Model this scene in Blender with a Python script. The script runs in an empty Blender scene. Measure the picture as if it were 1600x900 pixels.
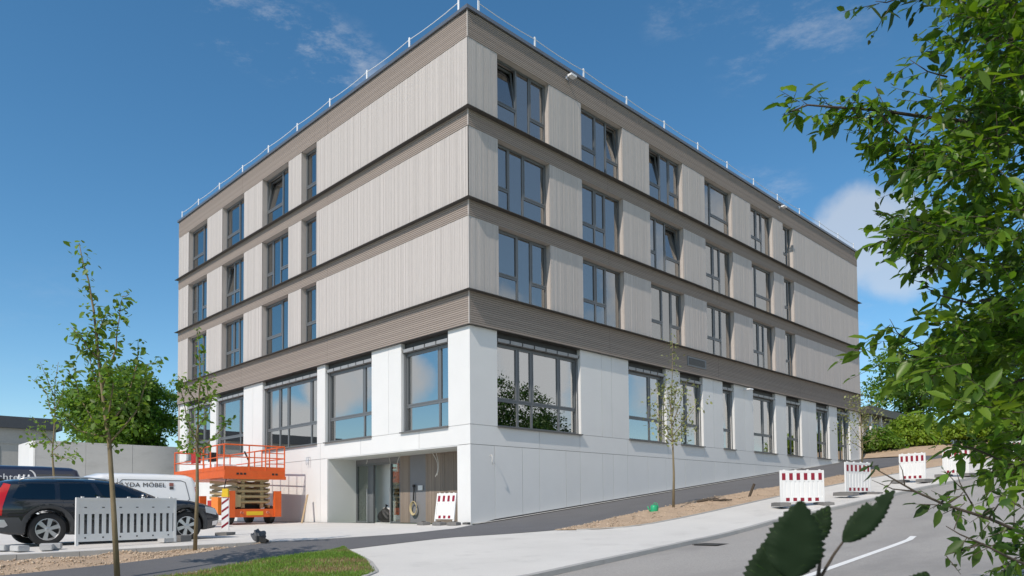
import bpy, bmesh, math, random
import numpy as np
from mathutils import Vector, Matrix, geometry
R_ = random.Random(7)
NR = np.random.default_rng(11)
rad = math.radians
S = bpy.context.scene
COL = S.collection

# ------------------------------------------------------------------ camera
def cam_axes(yaw, pitch, roll):
    cy, sy, cp, sp_ = math.cos(yaw), math.sin(yaw), math.cos(pitch), math.sin(pitch)
    f = Vector((sy*cp, cy*cp, sp_)); r = Vector((cy, -sy, 0)); u = r.cross(f)
    cr, sr = math.cos(roll), math.sin(roll)
    return r*cr+u*sr, u*cr-r*sr, f
CAM = Vector((18.1048, -15.9842, 0.5999))
CR, CU, CF = cam_axes(-0.790383, 0.0405388, -0.0086841)
cd = bpy.data.cameras.new('camera'); cam = bpy.data.objects.new('camera', cd); COL.objects.link(cam)
cam.matrix_world = Matrix(((CR.x, CU.x, -CF.x, CAM.x), (CR.y, CU.y, -CF.y, CAM.y), (CR.z, CU.z, -CF.z, CAM.z), (0, 0, 0, 1)))
cd.sensor_width = 36; cd.lens = 1143.583/1600*36; cd.shift_y = (746.52-450)/1600
cd.dof.use_dof = True; cd.dof.focus_distance = 24; cd.dof.aperture_fstop = 10
cd.clip_start = 0.05; cd.clip_end = 2000
S.camera = cam
YAW = math.atan2(CR.y, CR.x)          # object rotation whose local x runs along the street-side view
def at(u, v, d):                      # point seen at (u, v) of the 1600x900 photo, d metres deep
    return CAM + (CF + CR*((u-800)/1143.583) - CU*((v-746.52)/1143.583))*d

# ------------------------------------------------------------------ world, sun, exposure
SUN = Vector((0.22, -1.0, 1.05)).normalized()      # towards the sun
elev = math.asin(SUN.z); azim = math.atan2(SUN.x, SUN.y)
W = bpy.data.worlds.new("World"); S.world = W; W.use_nodes = True
nt = W.node_tree; nt.nodes.clear()
def N(t, tree, **kw):
    n = tree.nodes.new(t)
    for k, v in kw.items(): setattr(n, k, v)
    return n
out = N('ShaderNodeOutputWorld', nt); bg = N('ShaderNodeBackground', nt)
sky = N('ShaderNodeTexSky', nt, sky_type='NISHITA', sun_disc=False)
sky.sun_elevation = elev; sky.sun_rotation = azim; sky.altitude = 300; sky.air_density = 1.0; sky.dust_density = 0.1; sky.ozone_density = 3.0
bg.inputs['Strength'].default_value = 0.115
tc = N('ShaderNodeTexCoord', nt)
def wmath(op, a, b=None, clamp=False):
    n = N('ShaderNodeMath', nt, operation=op, use_clamp=clamp)
    for i, x in enumerate((a, b)):
        if x is None: continue
        if isinstance(x, (int, float)): n.inputs[i].default_value = x
        else: nt.links.new(x, n.inputs[i])
    return n.outputs[0]
def wnoise(scale, detail, rough, mapping=(1, 1, 1), off=(0, 0, 0), rot=(0, 0, 0)):
    m = N('ShaderNodeMapping', nt); m.inputs['Scale'].default_value = mapping; m.inputs['Location'].default_value = off; m.inputs['Rotation'].default_value = rot
    nt.links.new(tc.outputs['Generated'], m.inputs['Vector'])
    n = N('ShaderNodeTexNoise', nt); n.inputs['Scale'].default_value = scale; n.inputs['Detail'].default_value = detail; n.inputs['Roughness'].default_value = rough
    nt.links.new(m.outputs[0], n.inputs['Vector']); return n.outputs[0]
def blob(direction, r0, r1):          # 1 inside angular radius r0 (deg), 0 beyond r1
    d = Vector(direction).normalized()
    dp = N('ShaderNodeVectorMath', nt, operation='DOT_PRODUCT'); dp.inputs[1].default_value = d
    nt.links.new(tc.outputs['Generated'], dp.inputs[0])
    mr = N('ShaderNodeMapRange', nt, interpolation_type='SMOOTHSTEP')
    mr.inputs['From Min'].default_value = math.cos(rad(r1)); mr.inputs['From Max'].default_value = math.cos(rad(r0))
    nt.links.new(dp.outputs['Value'], mr.inputs['Value']); return mr.outputs[0]
def ramp01(x, lo, hi):
    mr = N('ShaderNodeMapRange', nt, interpolation_type='SMOOTHSTEP'); mr.inputs['From Min'].default_value = lo; mr.inputs['From Max'].default_value = hi
    nt.links.new(x, mr.inputs['Value']); return mr.outputs[0]
def vdir(u, v): return (at(u, v, 1)-CAM).normalized()
puff = wnoise(5.5, 8, .55); wisp = wnoise(9, 10, .70, (1.0, 1.0, 2.6), (3.4, 1, 2), (0.5, 0.3, 0))
big = wnoise(1.6, 6, .5, off=(5, 2, 9))
puff2 = wnoise(11, 9, .58, off=(2, 7, 4))
lumps = wmath('ADD', wmath('MULTIPLY', wmath('ADD', puff, -.5), 1.5), wmath('MULTIPLY', wmath('ADD', puff2, -.5), .9))
def cumulus(d, r0, r1, k):            # a cloud whose outline is broken up by the noise
    return wmath('MULTIPLY', ramp01(wmath('ADD', blob(d, r0, r1), lumps), .42, .95), wmath('MULTIPLY', ramp01(blob(d, r0, r1), .02, .35), k))
c = wmath('MAXIMUM', cumulus(vdir(1335, 372), .5, 5.2, .52), cumulus(vdir(1395, 385), .5, 5.0, .48))
for (u, v, r, k) in ((345, 15, 3.2, .34), (385, 40, 3, .34), (440, 55, 3.4, .40), (490, 85, 3.6, .44), (545, 112, 3.4, .36), (1240, 60, 6, .22), (1160, 30, 4, .14), (1070, 5, 3.5, .18), (1190, 345, 4.5, .26), (1430, 500, 7, .26), (100, 530, 6, .06)):
    c = wmath('MAXIMUM', c, wmath('MULTIPLY', wmath('MULTIPLY', blob(vdir(u, v), .3, r), ramp01(wisp, .46, .70)), k))
# fair-weather cumulus in the half of the sky behind the viewer (it shows in the window panes; wide clouds added to whiten the right face's light)
for d_, r0, r1 in (((-.845, -.515, .165), .8, 4.2), ((-.795, -.59, .17), .6, 3.4), ((-.875, -.465, .10), .5, 4), ((.69, .71, .17), 1.5, 6), ((-.45, -.80, .36), 3, 14), ((-.35, -.9, .42), 2, 14), ((.75, .65, .10), 5, 15), ((.9, .25, .35), 8, 28), ((.45, .88, .25), 3, 16), ((.6, -.6, .35), 6, 28), ((.25, -.1, .95), 3, 22), ((.66, .66, .38), 10, 26)):
    c = wmath('MAXIMUM', c, cumulus(d_, r0, r1, .95) if r1 != 26 else wmath('MULTIPLY', blob(d_, r0, r1), .22))
mixc = N('ShaderNodeMix', nt, data_type='RGBA')
deep = N('ShaderNodeHueSaturation', nt); deep.inputs['Saturation'].default_value = 1.21; deep.inputs['Value'].default_value = 1.23; deep.inputs['Hue'].default_value = .491; nt.links.new(sky.outputs[0], deep.inputs['Color'])
nt.links.new(c, mixc.inputs['Factor']); nt.links.new(deep.outputs[0], mixc.inputs[6]); mixc.inputs[7].default_value = (6.6, 6.7, 6.9, 1)
nt.links.new(mixc.outputs[2], bg.inputs['Color']); nt.links.new(bg.outputs[0], out.inputs['Surface'])

ld = bpy.data.lights.new('sun', 'SUN'); ld.energy = 3.8; ld.angle = rad(.53); ld.color = (1, .90, .785)
sun = bpy.data.objects.new('sun', ld); COL.objects.link(sun); sun.rotation_euler = SUN.to_track_quat('Z', 'Y').to_euler()
S.view_settings.view_transform = 'Standard'; S.view_settings.look = 'None'; S.view_settings.exposure = 0.0; S.view_settings.gamma = 1

# ------------------------------------------------------------------ materials
def mat(name, base, rough=.6, metal=0., var=.08, scale=4., stretch=(1, 1, 1), island=0., bump=0., bscale=40., fine=0., fscale=150., coat=0., spec=.5, trans=0., stain=None, orand=0.):
    m = bpy.data.materials.new(name); m.use_nodes = True; t = m.node_tree; b = t.nodes['Principled BSDF']
    b.inputs['Roughness'].default_value = rough; b.inputs['Metallic'].default_value = metal; b.inputs['Specular IOR Level'].default_value = spec
    if coat: b.inputs['Coat Weight'].default_value = coat; b.inputs['Coat Roughness'].default_value = .03
    tcn = N('ShaderNodeTexCoord', t); mp = N('ShaderNodeMapping', t); mp.inputs['Scale'].default_value = stretch
    t.links.new(tcn.outputs['Object'], mp.inputs['Vector'])
    def noise(sc, det=5, ro=.6):
        n = N('ShaderNodeTexNoise', t); n.inputs['Scale'].default_value = sc; n.inputs['Detail'].default_value = det; n.inputs['Roughness'].default_value = ro
        t.links.new(mp.outputs[0], n.inputs['Vector']); return n.outputs[0]
    def mth(op, a, bb):
        n = N('ShaderNodeMath', t, operation=op)
        for i, x in enumerate((a, bb)):
            if isinstance(x, (int, float)): n.inputs[i].default_value = x
            else: t.links.new(x, n.inputs[i])
        return n.outputs[0]
    k = mth('MULTIPLY_ADD', noise(scale), 2*var*1.6); t.nodes[-1].inputs[2].default_value = 1-var*1.6
    if fine:
        f = mth('MULTIPLY_ADD', noise(fscale, 3, .7), 2*fine*1.6); t.nodes[-1].inputs[2].default_value = 1-fine*1.6
        k = mth('MULTIPLY', k, f)
    if island:
        g = N('ShaderNodeNewGeometry', t)
        i_ = mth('MULTIPLY_ADD', g.outputs['Random Per Island'], 2*island); t.nodes[-1].inputs[2].default_value = 1-island
        k = mth('MULTIPLY', k, i_)
    if orand:
        oi = N('ShaderNodeObjectInfo', t); i_ = mth('MULTIPLY_ADD', oi.outputs['Random'], 2*orand); t.nodes[-1].inputs[2].default_value = 1-orand
        k = mth('MULTIPLY', k, i_)
    v = N('ShaderNodeVectorMath', t, operation='SCALE'); v.inputs[0].default_value = base[:3]; t.links.new(k, v.inputs['Scale'])
    colo = v.outputs[0]
    if stain:
        mx = N('ShaderNodeMix', t, data_type='RGBA'); mr = N('ShaderNodeMapRange', t); mr.inputs['From Min'].default_value = stain[2]; mr.inputs['From Max'].default_value = stain[3]
        t.links.new(noise(stain[1], 6, .65), mr.inputs['Value']); t.links.new(mr.outputs[0], mx.inputs['Factor'])
        t.links.new(colo, mx.inputs[6]); mx.inputs[7].default_value = (*stain[0], 1); colo = mx.outputs[2]
    t.links.new(colo, b.inputs['Base Color'])
    if bump:
        bn = N('ShaderNodeBump', t); bn.inputs['Strength'].default_value = bump; bn.inputs['Distance'].default_value = .02
        t.links.new(noise(bscale, 6, .65), bn.inputs['Height']); t.links.new(bn.outputs[0], b.inputs['Normal'])
    return m
def leafmat(name, base, back=None, tr=.35, island=.35, rough=.45):
    m = bpy.data.materials.new(name); m.use_nodes = True; t = m.node_tree; b = t.nodes['Principled BSDF']
    g = N('ShaderNodeNewGeometry', t); r = N('ShaderNodeMapRange', t); r.inputs['To Min'].default_value = 1-island; r.inputs['To Max'].default_value = 1+island
    t.links.new(g.outputs['Random Per Island'], r.inputs['Value'])
    v = N('ShaderNodeVectorMath', t, operation='SCALE'); v.inputs[0].default_value = base; t.links.new(r.outputs[0], v.inputs['Scale'])
    hs = N('ShaderNodeHueSaturation', t); mr2 = N('ShaderNodeMapRange', t); mr2.inputs['To Min'].default_value = .485; mr2.inputs['To Max'].default_value = .515
    wn = N('ShaderNodeTexWhiteNoise', t, noise_dimensions='1D'); t.links.new(g.outputs['Random Per Island'], wn.inputs['W']); t.links.new(wn.outputs['Value'], mr2.inputs['Value'])
    t.links.new(mr2.outputs[0], hs.inputs['Hue']); t.links.new(v.outputs[0], hs.inputs['Color'])
    t.links.new(hs.outputs[0], b.inputs['Base Color']); b.inputs['Roughness'].default_value = rough; b.inputs['Specular IOR Level'].default_value = .35
    tl = N('ShaderNodeBsdfTranslucent', t); v2 = N('ShaderNodeVectorMath', t, operation='MULTIPLY'); v2.inputs[1].default_value = back or (1.6, 1.5, .6)
    t.links.new(hs.outputs[0], v2.inputs[0]); t.links.new(v2.outputs[0], tl.inputs['Color'])
    mx = N('ShaderNodeMixShader', t); mx.inputs[0].default_value = tr
    t.links.new(b.outputs[0], mx.inputs[1]); t.links.new(tl.outputs[0], mx.inputs[2]); t.links.new(mx.outputs[0], t.nodes['Material Output'].inputs['Surface'])
    return m
def glassmat(name, tint, refl0, refl1, bumpy=0.0):
    m = bpy.data.materials.new(name); m.use_nodes = True; t = m.node_tree; t.nodes.remove(t.nodes['Principled BSDF'])
    gl = N('ShaderNodeBsdfGlossy', t); gl.inputs['Roughness'].default_value = 0.0; gl.inputs['Color'].default_value = (.97, .96, .935, 1)
    tr = N('ShaderNodeBsdfTransparent', t); tr.inputs['Color'].default_value = (*tint, 1)
    lw = N('ShaderNodeLayerWeight', t); lw.inputs['Blend'].default_value = .35
    mr = N('ShaderNodeMapRange', t); mr.inputs['To Min'].default_value = refl0; mr.inputs['To Max'].default_value = refl1
    t.links.new(lw.outputs['Fresnel'], mr.inputs['Value'])
    mx = N('ShaderNodeMixShader', t); t.links.new(mr.outputs[0], mx.inputs[0]); t.links.new(tr.outputs[0], mx.inputs[1]); t.links.new(gl.outputs[0], mx.inputs[2])
    if bumpy:
        tcn = N('ShaderNodeTexCoord', t); n = N('ShaderNodeTexNoise', t); n.inputs['Scale'].default_value = 1.1; n.inputs['Detail'].default_value = 1
        t.links.new(tcn.outputs['Object'], n.inputs['Vector']); bn = N('ShaderNodeBump', t); bn.inputs['Strength'].default_value = bumpy; bn.inputs['Distance'].default_value = .02
        t.links.new(n.outputs[0], bn.inputs['Height']); t.links.new(bn.outputs[0], gl.inputs['Normal'])
    t.links.new(mx.outputs[0], t.nodes['Material Output'].inputs['Surface']); return m
M = {}
M['plank'] = mat('weathered_planks', (.515, .478, .455), .75, var=.07, scale=3, stretch=(12, 12, 1.2), island=.04, bump=.2, bscale=9, stain=((.36, .33, .31), 3.2, .62, .84))
M['slat'] = mat('brown_slats', (.31, .262, .23), .75, var=.08, scale=3, stretch=(1, 1, 14), island=.08)
M['reveal'] = mat('reveal_lining', (.50, .455, .425), .7, var=.06, orand=.05)
M['dark'] = mat('dark_flashing', (.075, .070, .066), .45, var=.05)
M['coping'] = mat('zinc_coping', (.22, .23, .25), .35, metal=.6, var=.05)
M['white'] = mat('white_cement_panel', (.735, .735, .725), .5, var=.03, scale=1.1, fine=.015, fscale=30, orand=.025)
M['whiteback'] = mat('white_reveal', (.74, .75, .75), .55, var=.02)
M['seam'] = mat('seam_backing', (.22, .22, .22), .8)
M['plinth'] = mat('plinth_grey', (.10, .10, .10), .8, var=.1)
M['frame'] = mat('anthracite_frame', (.135, .145, .155), .34, var=.03, spec=.6)
M['sill'] = mat('sill_metal', (.15, .145, .14), .4, metal=.3, var=.04)
M['glass'] = glassmat('window_glass', (.34, .39, .40), .31, .86, .012)
M['glass2'] = glassmat('coated_glass', (.34, .39, .40), .50, .92, .012)
M['clear'] = glassmat('door_glass', (.70, .76, .74), .10, .7)
M['carglass'] = glassmat('car_glass', (.16, .19, .20), .08, .75)
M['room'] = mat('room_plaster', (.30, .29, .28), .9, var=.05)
M['roomfloor'] = mat('screed_floor', (.22, .21, .20), .8)
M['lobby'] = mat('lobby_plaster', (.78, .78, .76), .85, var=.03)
M['curtain'] = mat('curtain_cloth', (.50, .49, .46), .9, var=.05)
M['blind'] = mat('blind_box', (.045, .045, .045), .5)
M['bracket'] = mat('blind_lamella', (.34, .34, .34), .4, metal=.2)
M['steel'] = mat('galvanised_steel', (.62, .64, .66), .35, metal=.8, var=.06)
M['whitemetal'] = mat('white_metal', (.85, .86, .88), .4)
M['entwood'] = mat('entrance_planks', (.235, .19, .155), .7, var=.14, scale=3, stretch=(14, 14, .8), island=.14)
M['entgrey'] = mat('grey_panel', (.20, .20, .21), .6, var=.05)
M['cable'] = mat('cable_sheath', (.62, .60, .56), .6)
M['concrete'] = mat('pavement_concrete', (.61, .595, .56), .85, var=.08, scale=.55, fine=.10, fscale=55, bump=.25, bscale=60, stain=((.50, .485, .455), 1.0, .55, .75))
M['plaza'] = mat('plaza_concrete', (.63, .61, .575), .85, var=.08, scale=.7, fine=.09, fscale=55, bump=.12, bscale=60, stain=((.53, .52, .505), 1.1, .54, .72))
M['kerb'] = mat('kerb_concrete', (.38, .375, .36), .85, var=.10, scale=3, fine=.08, fscale=120, island=.06, bump=.2, bscale=70)
M['asphalt'] = mat('path_asphalt', (.125, .125, .130), .88, var=.12, scale=.8, fine=.28, fscale=70, bump=.4, bscale=160)
M['road'] = mat('road_asphalt', (.335, .32, .30), .88, var=.12, scale=.5, stretch=(1, .4, 1), fine=.28, fscale=55, bump=.4, bscale=150, stain=((.25, .24, .228), .42, .52, .72))
M['paint'] = mat('road_paint', (.78, .78, .76), .7, var=.08, scale=20)
M['earth'] = mat('dry_earth', (.44, .325, .225), .95, var=.22, scale=2.2, fine=.25, fscale=45, bump=.9, bscale=28)
M['soil'] = mat('ground_soil', (.20, .17, .12), .95, var=.2, scale=.3, fine=.2, fscale=9)
M['meadow'] = mat('meadow_grass', (.075, .115, .03), .95, var=.3, scale=.4, fine=.3, fscale=14)
M['pebble'] = mat('pebbles', (.47, .37, .27), .85, var=.1, island=.35)
M['grass'] = leafmat('grass_blades', (.17, .29, .05), tr=.35, island=.45)
M['drygrass'] = leafmat('dry_grass', (.30, .24, .13), tr=.25, island=.35)
M['wallc'] = mat('cast_concrete', (.50, .50, .485), .85, var=.06, scale=.8, stretch=(1, 1, 3), fine=.05, fscale=40, stain=((.42, .42, .405), .9, .5, .75))
M['bark'] = mat('young_bark', (.21, .165, .095), .85, var=.2, scale=12, stretch=(1, 1, .4), bump=.4, bscale=30)
M['bark2'] = mat('dark_bark', (.075, .058, .042), .9, var=.25, scale=10, bump=.5, bscale=24)
M['leafA'] = leafmat('sapling_leaf', (.115, .20, .036), tr=.42, back=(1.9, 1.8, .6))
M['leafP'] = leafmat('pale_sapling_leaf', (.25, .28, .125), island=.4, tr=.3)
M['leafB'] = leafmat('tree_leaf', (.088, .172, .020), tr=.42, island=.5, back=(2.0, 1.9, .6), rough=.36)
M['leafC'] = leafmat('shrub_leaf', (.125, .225, .030), tr=.42, island=.35, back=(1.8, 1.7, .6))
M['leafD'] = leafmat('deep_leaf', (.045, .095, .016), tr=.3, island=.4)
M['leafE'] = leafmat('hedge_leaf', (.21, .31, .035), tr=.45, island=.35)
M['leafN'] = leafmat('near_leaf', (.014, .032, .009), tr=.3, island=.1, rough=.75)  # darkened leaf green, backlit shade put into the colour
M['leafF'] = leafmat('far_leaf', (.125, .225, .030), tr=.42, island=.4, back=(1.8, 1.7, .6))
M['carblack'] = mat('dark_blue_paint', (.010, .013, .020), .22, var=.02, coat=1., spec=.5)
M['plastic'] = mat('dark_plastic', (.055, .058, .062), .55, var=.05)
M['tyre'] = mat('tyre_rubber', (.022, .022, .023), .85, var=.1)
M['alloy'] = mat('alloy_rim', (.60, .61, .63), .28, metal=.85)
M['red'] = mat('red_lamp', (.50, .012, .012), .15, coat=.6)
M['lamp'] = mat('clear_lamp', (.62, .64, .66), .12, coat=.6)
M['chrome'] = mat('chrome_trim', (.7, .7, .72), .12, metal=1.)
M['vanwhite'] = mat('white_van_paint', (.76, .78, .80), .3, var=.01, coat=.6)
M['vanblue'] = mat('navy_van_paint', (.016, .024, .055), .3, var=.03, coat=.6)
M['letter'] = mat('dark_lettering', (.06, .06, .065), .5)
M['letterw'] = mat('white_lettering', (.72, .74, .76), .5)
M['logor'] = mat('brown_emblem', (.28, .10, .08), .5)
M['orange'] = mat('orange_paint', (.68, .115, .018), .45, var=.14, scale=3, fine=.06, fscale=30)
M['orangel'] = mat('bright_orange_paint', (.85, .24, .03), .42, var=.05)
M['tan'] = mat('tan_paint', (.42, .34, .18), .5, var=.1, scale=6)
M['black'] = mat('black_rubber', (.018, .018, .018), .6, var=.1)
M['yellow'] = mat('yellow_plastic', (.75, .50, .02), .4)
M['barrier'] = mat('white_barrier_plastic', (.78, .78, .77), .45, var=.04, scale=3, fine=.02)
M['greyplastic'] = mat('grey_barrier_plastic', (.76, .76, .75), .5, var=.06, scale=2.5, fine=.04)
M['redfoil'] = mat('red_foil', (.25, .010, .028), .35, var=.06)
M['rubber'] = mat('recycled_rubber', (.17, .165, .16), .9, var=.15, scale=8, bump=.3)
M['canplastic'] = mat('green_can_plastic', (.02, .36, .16), .4)
M['iron'] = mat('cast_iron', (.07, .068, .065), .6, metal=.4, var=.15)
M['wood'] = mat('raw_timber', (.42, .32, .2), .8, var=.15)
M['farwall'] = mat('far_render', (.44, .42, .40), .9, var=.06, fine=.06, fscale=8)
M['farroof'] = mat('far_roof', (.065, .072, .085), .6, var=.1)
M['stone'] = mat('grey_block', (.46, .46, .46), .9, var=.1, fine=.1)
M['rope'] = mat('yellow_hose', (.46, .38, .22), .6)
M['cloth'] = mat('grey_cloth', (.10, .105, .115), .85, var=.25, scale=6)

# ------------------------------------------------------------------ mesh helpers
class MB:
    def __init__(s): s.v = []; s.f = []
    def box(s, x0, y0, z0, x1, y1, z1, mtx=None):
        b = len(s.v); x0, x1 = sorted((x0, x1)); y0, y1 = sorted((y0, y1)); z0, z1 = sorted((z0, z1))
        pts = [(x0,y0,z0),(x1,y0,z0),(x1,y1,z0),(x0,y1,z0),(x0,y0,z1),(x1,y0,z1),(x1,y1,z1),(x0,y1,z1)]
        if mtx is not None: pts = [tuple(mtx @ Vector(p)) for p in pts]
        s.v += pts
        s.f += [tuple(b+i for i in q) for q in ((0,3,2,1),(4,5,6,7),(0,1,5,4),(1,2,6,5),(2,3,7,6),(3,0,4,7))]
        return s
    def tube(s, pts, r, n=8, cap=True):
        pts = [Vector(p) for p in pts]; rs = r if isinstance(r, (list, tuple)) else [r]*len(pts)
        b = len(s.v); prev = None
        for i, p in enumerate(pts):
            d = (pts[min(i+1, len(pts)-1)]-pts[max(i-1, 0)])
            d = d.normalized() if d.length > 1e-9 else Vector((0, 0, 1))
            if prev is None:
                a = Vector((0, 0, 1)) if abs(d.z) < .9 else Vector((1, 0, 0)); a = (a-d*a.dot(d)).normalized()
            else:
                a = prev-d*prev.dot(d); a = a.normalized() if a.length > 1e-6 else prev
            prev = a; e = d.cross(a)
            for k in range(n):
                t = 2*math.pi*k/n; s.v.append(tuple(p+(a*math.cos(t)+e*math.sin(t))*rs[i]))
        for i in range(len(pts)-1):
            for k in range(n):
                s.f.append((b+i*n+k, b+i*n+(k+1)%n, b+(i+1)*n+(k+1)%n, b+(i+1)*n+k))
        if cap:
            s.f.append(tuple(b+k for k in range(n))[::-1]); e_ = b+(len(pts)-1)*n; s.f.append(tuple(e_+k for k in range(n)))
        return s
    def lathe(s, prof, n=24, mtx=None):     # prof: (radius, axial) ; axis = local y
        b = len(s.v)
        for (r, a) in prof:
            for k in range(n):
                t = 2*math.pi*k/n; p = Vector((r*math.cos(t), a, r*math.sin(t)))
                s.v.append(tuple(mtx @ p if mtx is not None else p))
        for i in range(len(prof)-1):
            for k in range(n): s.f.append((b+i*n+k, b+(i+1)*n+k, b+(i+1)*n+(k+1)%n, b+i*n+(k+1)%n))
        return s
    def prism(s, poly, d, origin=(0, 0, 0), ax=((1, 0, 0), (0, 0, 1)), nrm=(0, 1, 0)):
        b = len(s.v); o = Vector(origin); A = Vector(ax[0]); B = Vector(ax[1]); n = Vector(nrm); k = len(poly)
        for off in (0, d):
            for (x, y) in poly: s.v.append(tuple(o+A*x+B*y+n*off))
        s.f.append(tuple(range(b, b+k))[::-1]); s.f.append(tuple(range(b+k, b+2*k)))
        for i in range(k): s.f.append((b+i, b+(i+1)%k, b+k+(i+1)%k, b+k+i))
        return s
    def mesh(s, name, m, smooth=False, sharp=None):
        me = bpy.data.meshes.new(name); me.from_pydata(s.v, [], s.f); me.update()
        if m is not None: me.materials.append(m)
        bm = bmesh.new(); bm.from_mesh(me); bmesh.ops.recalc_face_normals(bm, faces=bm.faces); bm.to_mesh(me); bm.free()
        if smooth:
            me.polygons.foreach_set('use_smooth', [True]*len(me.polygons))
            if sharp: me.set_sharp_from_angle(angle=rad(sharp))
        return me
    def build(s, name, m, parent=None, smooth=False, loc=None, sharp=None, kind=None):
        return link(name, s.mesh(name, m, smooth, sharp), parent, loc, kind)
def link(name, me, parent=None, loc=None, kind=None, rotz=None):
    o = bpy.data.objects.new(name, me); COL.objects.link(o)
    if parent is not None: o.parent = parent
    if loc is not None: o.location = loc
    if rotz is not None: o.rotation_euler = (0, 0, rotz)
    if kind: o['kind'] = kind
    return o
def thing(name, label, cat, loc=(0, 0, 0), rotz=0., group=None, rot=None):
    o = bpy.data.objects.new(name, None); COL.objects.link(o); o.location = loc; o.rotation_euler = rot or (0, 0, rotz)
    o.empty_display_size = .2; o['label'] = label; o['category'] = cat
    if group: o['group'] = group
    return o
def tag(o, label, cat, group=None):
    o['label'] = label; o['category'] = cat
    if group: o['group'] = group
    return o
def kids(o): return [c for c in bpy.data.objects if c.parent == o]
def copy_tree(o, parent=None):
    c_ = o.copy(); COL.objects.link(c_)
    if parent is not None: c_.parent = parent
    for ch in kids(o): copy_tree(ch, c_)
    return c_
def np_mesh(name, verts, faces, m):       # faces (n,k) array
    me = bpy.data.meshes.new(name); nv, (nf, k) = len(verts), faces.shape
    me.vertices.add(nv); me.vertices.foreach_set('co', np.ascontiguousarray(verts, dtype=np.float32).ravel())
    me.loops.add(nf*k); me.loops.foreach_set('vertex_index', faces.astype(np.int32).ravel())
    me.polygons.add(nf); me.polygons.foreach_set('loop_start', (np.arange(nf)*k).astype(np.int32))
    me.update(calc_edges=True); me.materials.append(m); return me
def nrmz(a): return a/np.maximum(np.linalg.norm(a, axis=1, keepdims=True), 1e-9)
def leaves(name, P, A, Nn, L, m, wid=.45, detail=True):
    """P base points, A axis directions, Nn normals, L lengths -> one mesh of folded leaves"""
    P = np.asarray(P, float); A = nrmz(np.asarray(A, float)); Nn = np.asarray(Nn, float); Nn = nrmz(Nn-A*np.sum(A*Nn, 1, keepdims=True)); B = np.cross(A, Nn)
    L = np.asarray(L, float)[:, None]
    if detail:
        t = [(0, 0, 0), (.30, .85, .05), (.66, .72, .02), (1, 0, -.10), (.66, -.72, .02), (.30, -.85, .05), (.33, 0, -.035), (.68, 0, -.06)]
        F = [(0, 6, 1), (0, 5, 6), (1, 6, 2), (6, 7, 2), (5, 4, 6), (6, 4, 7), (2, 7, 3), (7, 4, 3)]
    else:
        t = [(0, 0, 0), (.45, .9, .05), (1, 0, -.05), (.45, -.9, .05)]; F = [(0, 1, 2), (0, 2, 3)]
    V = np.stack([P+A*(a*L)+B*(b*wid*.5*L)+Nn*(c_*L) for a, b, c_ in t], 1)
    n = len(P); F = np.array(F); idx = (np.arange(n)*len(t))[:, None, None]+F[None]
    return np_mesh(name, V.reshape(-1, 3), idx.reshape(-1, 3), m)
def rdir(n): return nrmz(NR.normal(size=(n, 3)))

# ------------------------------------------------------------------ terrain
def sp(v, w): return w*np.logaddexp(0, np.asarray(v, float)/w)
def h(x, y):
    x = np.asarray(x, float); y = np.asarray(y, float)
    up = .104*(sp(y, .5)-sp(y-46, 4)); dn = sp(-y, .5)
    s = np.clip((x-1)/7, 0, 1); s = s*s*(3-2*s)
    g = np.clip((x+24)/22, 0, 1); g = g*g*(3-2*g)
    return up*g-(.011*(1-s)+.052*s)*(dn-sp(dn-25, 3))
def hz(x, y): return float(h(x, y))
def interp(tab):
    ys = [a for a, b in tab]; xs = [b for a, b in tab]
    return lambda y: float(np.interp(y, ys, xs))
kerbx = interp([(-60, 10.9), (-14, 10.6), (-8.1, 10.5), (-3.45, 9.95), (0, 9.58), (2, 9.5), (4.4, 9.76), (11, 10.34), (16, 11.05), (30, 13.3), (60, 19), (90, 26)])
plx = interp([(-60, 2.1), (-14, 2.15), (-10, 2.35), (-7, 2.6), (-4.4, 2.5), (-2, 1.45), (-.1, .05)])
pin_ = interp([(-60, 4.5), (-13.6, 4.3), (-11.7, 4.08), (-10.4, 3.65), (-9.06, 2.95), (-8.2, 2.56)])
pout = interp([(-60, 6.2), (-14, 6.0), (-11.15, 5.6), (-9.8, 5.07), (-8.2, 4.82), (-7, 4.62), (-4.4, 4.2), (-2.5, 4.55), (-1.1, 4.72), (2.5, 3.98), (8, 3.85), (14, 4.4), (30, 5.6), (60, 9)])
bout = interp([(-1.15, 4.75), (-.9, 5.3), (-.4, 5.85), (.5, 6.3), (2, 6.45), (3.6, 6.5), (8.8, 6.45), (15, 6.7), (30, 8.8), (60, 14)])
gout = interp([(-60, 9.6), (-16, 9.5), (-12, 9.2), (-10, 8.55), (-9, 7.8), (-8.77, 7.4), (-8.28, 6.5), (-7.95, 5.5), (-7.8, 4.98)])
def sheet(name, ys, fa, fb, nx, off, m, kind='structure', disp=None, parent=None):
    V = []
    for y in ys:
        a, b = fa(y), fb(y)
        for i in range(nx+1):
            t = i/nx; x = a+(b-a)*t
            z = hz(x, y)+off
            if disp: z += disp(x, y, t)
            V.append((x, y, z))
    k = nx+1; F = np.array([(j*k+i, j*k+i+1, (j+1)*k+i+1, (j+1)*k+i) for j in range(len(ys)-1) for i in range(nx)])
    me = np_mesh(name, np.array(V), F, m); me.polygons.foreach_set('use_smooth', [True]*len(me.polygons))
    return link(name, me, parent, kind=kind)
gx = np.concatenate([np.arange(-600, -60, 30), np.arange(-60, 60, 2), np.arange(60, 620, 30)])
V = [(x, y, hz(x, y)-.16) for y in gx for x in gx]; k = len(gx)
F = np.array([(j*k+i, j*k+i+1, (j+1)*k+i+1, (j+1)*k+i) for j in range(k-1) for i in range(k-1)])
link('ground', np_mesh('ground', np.array(V), F, M['meadow']), kind='structure')
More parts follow.
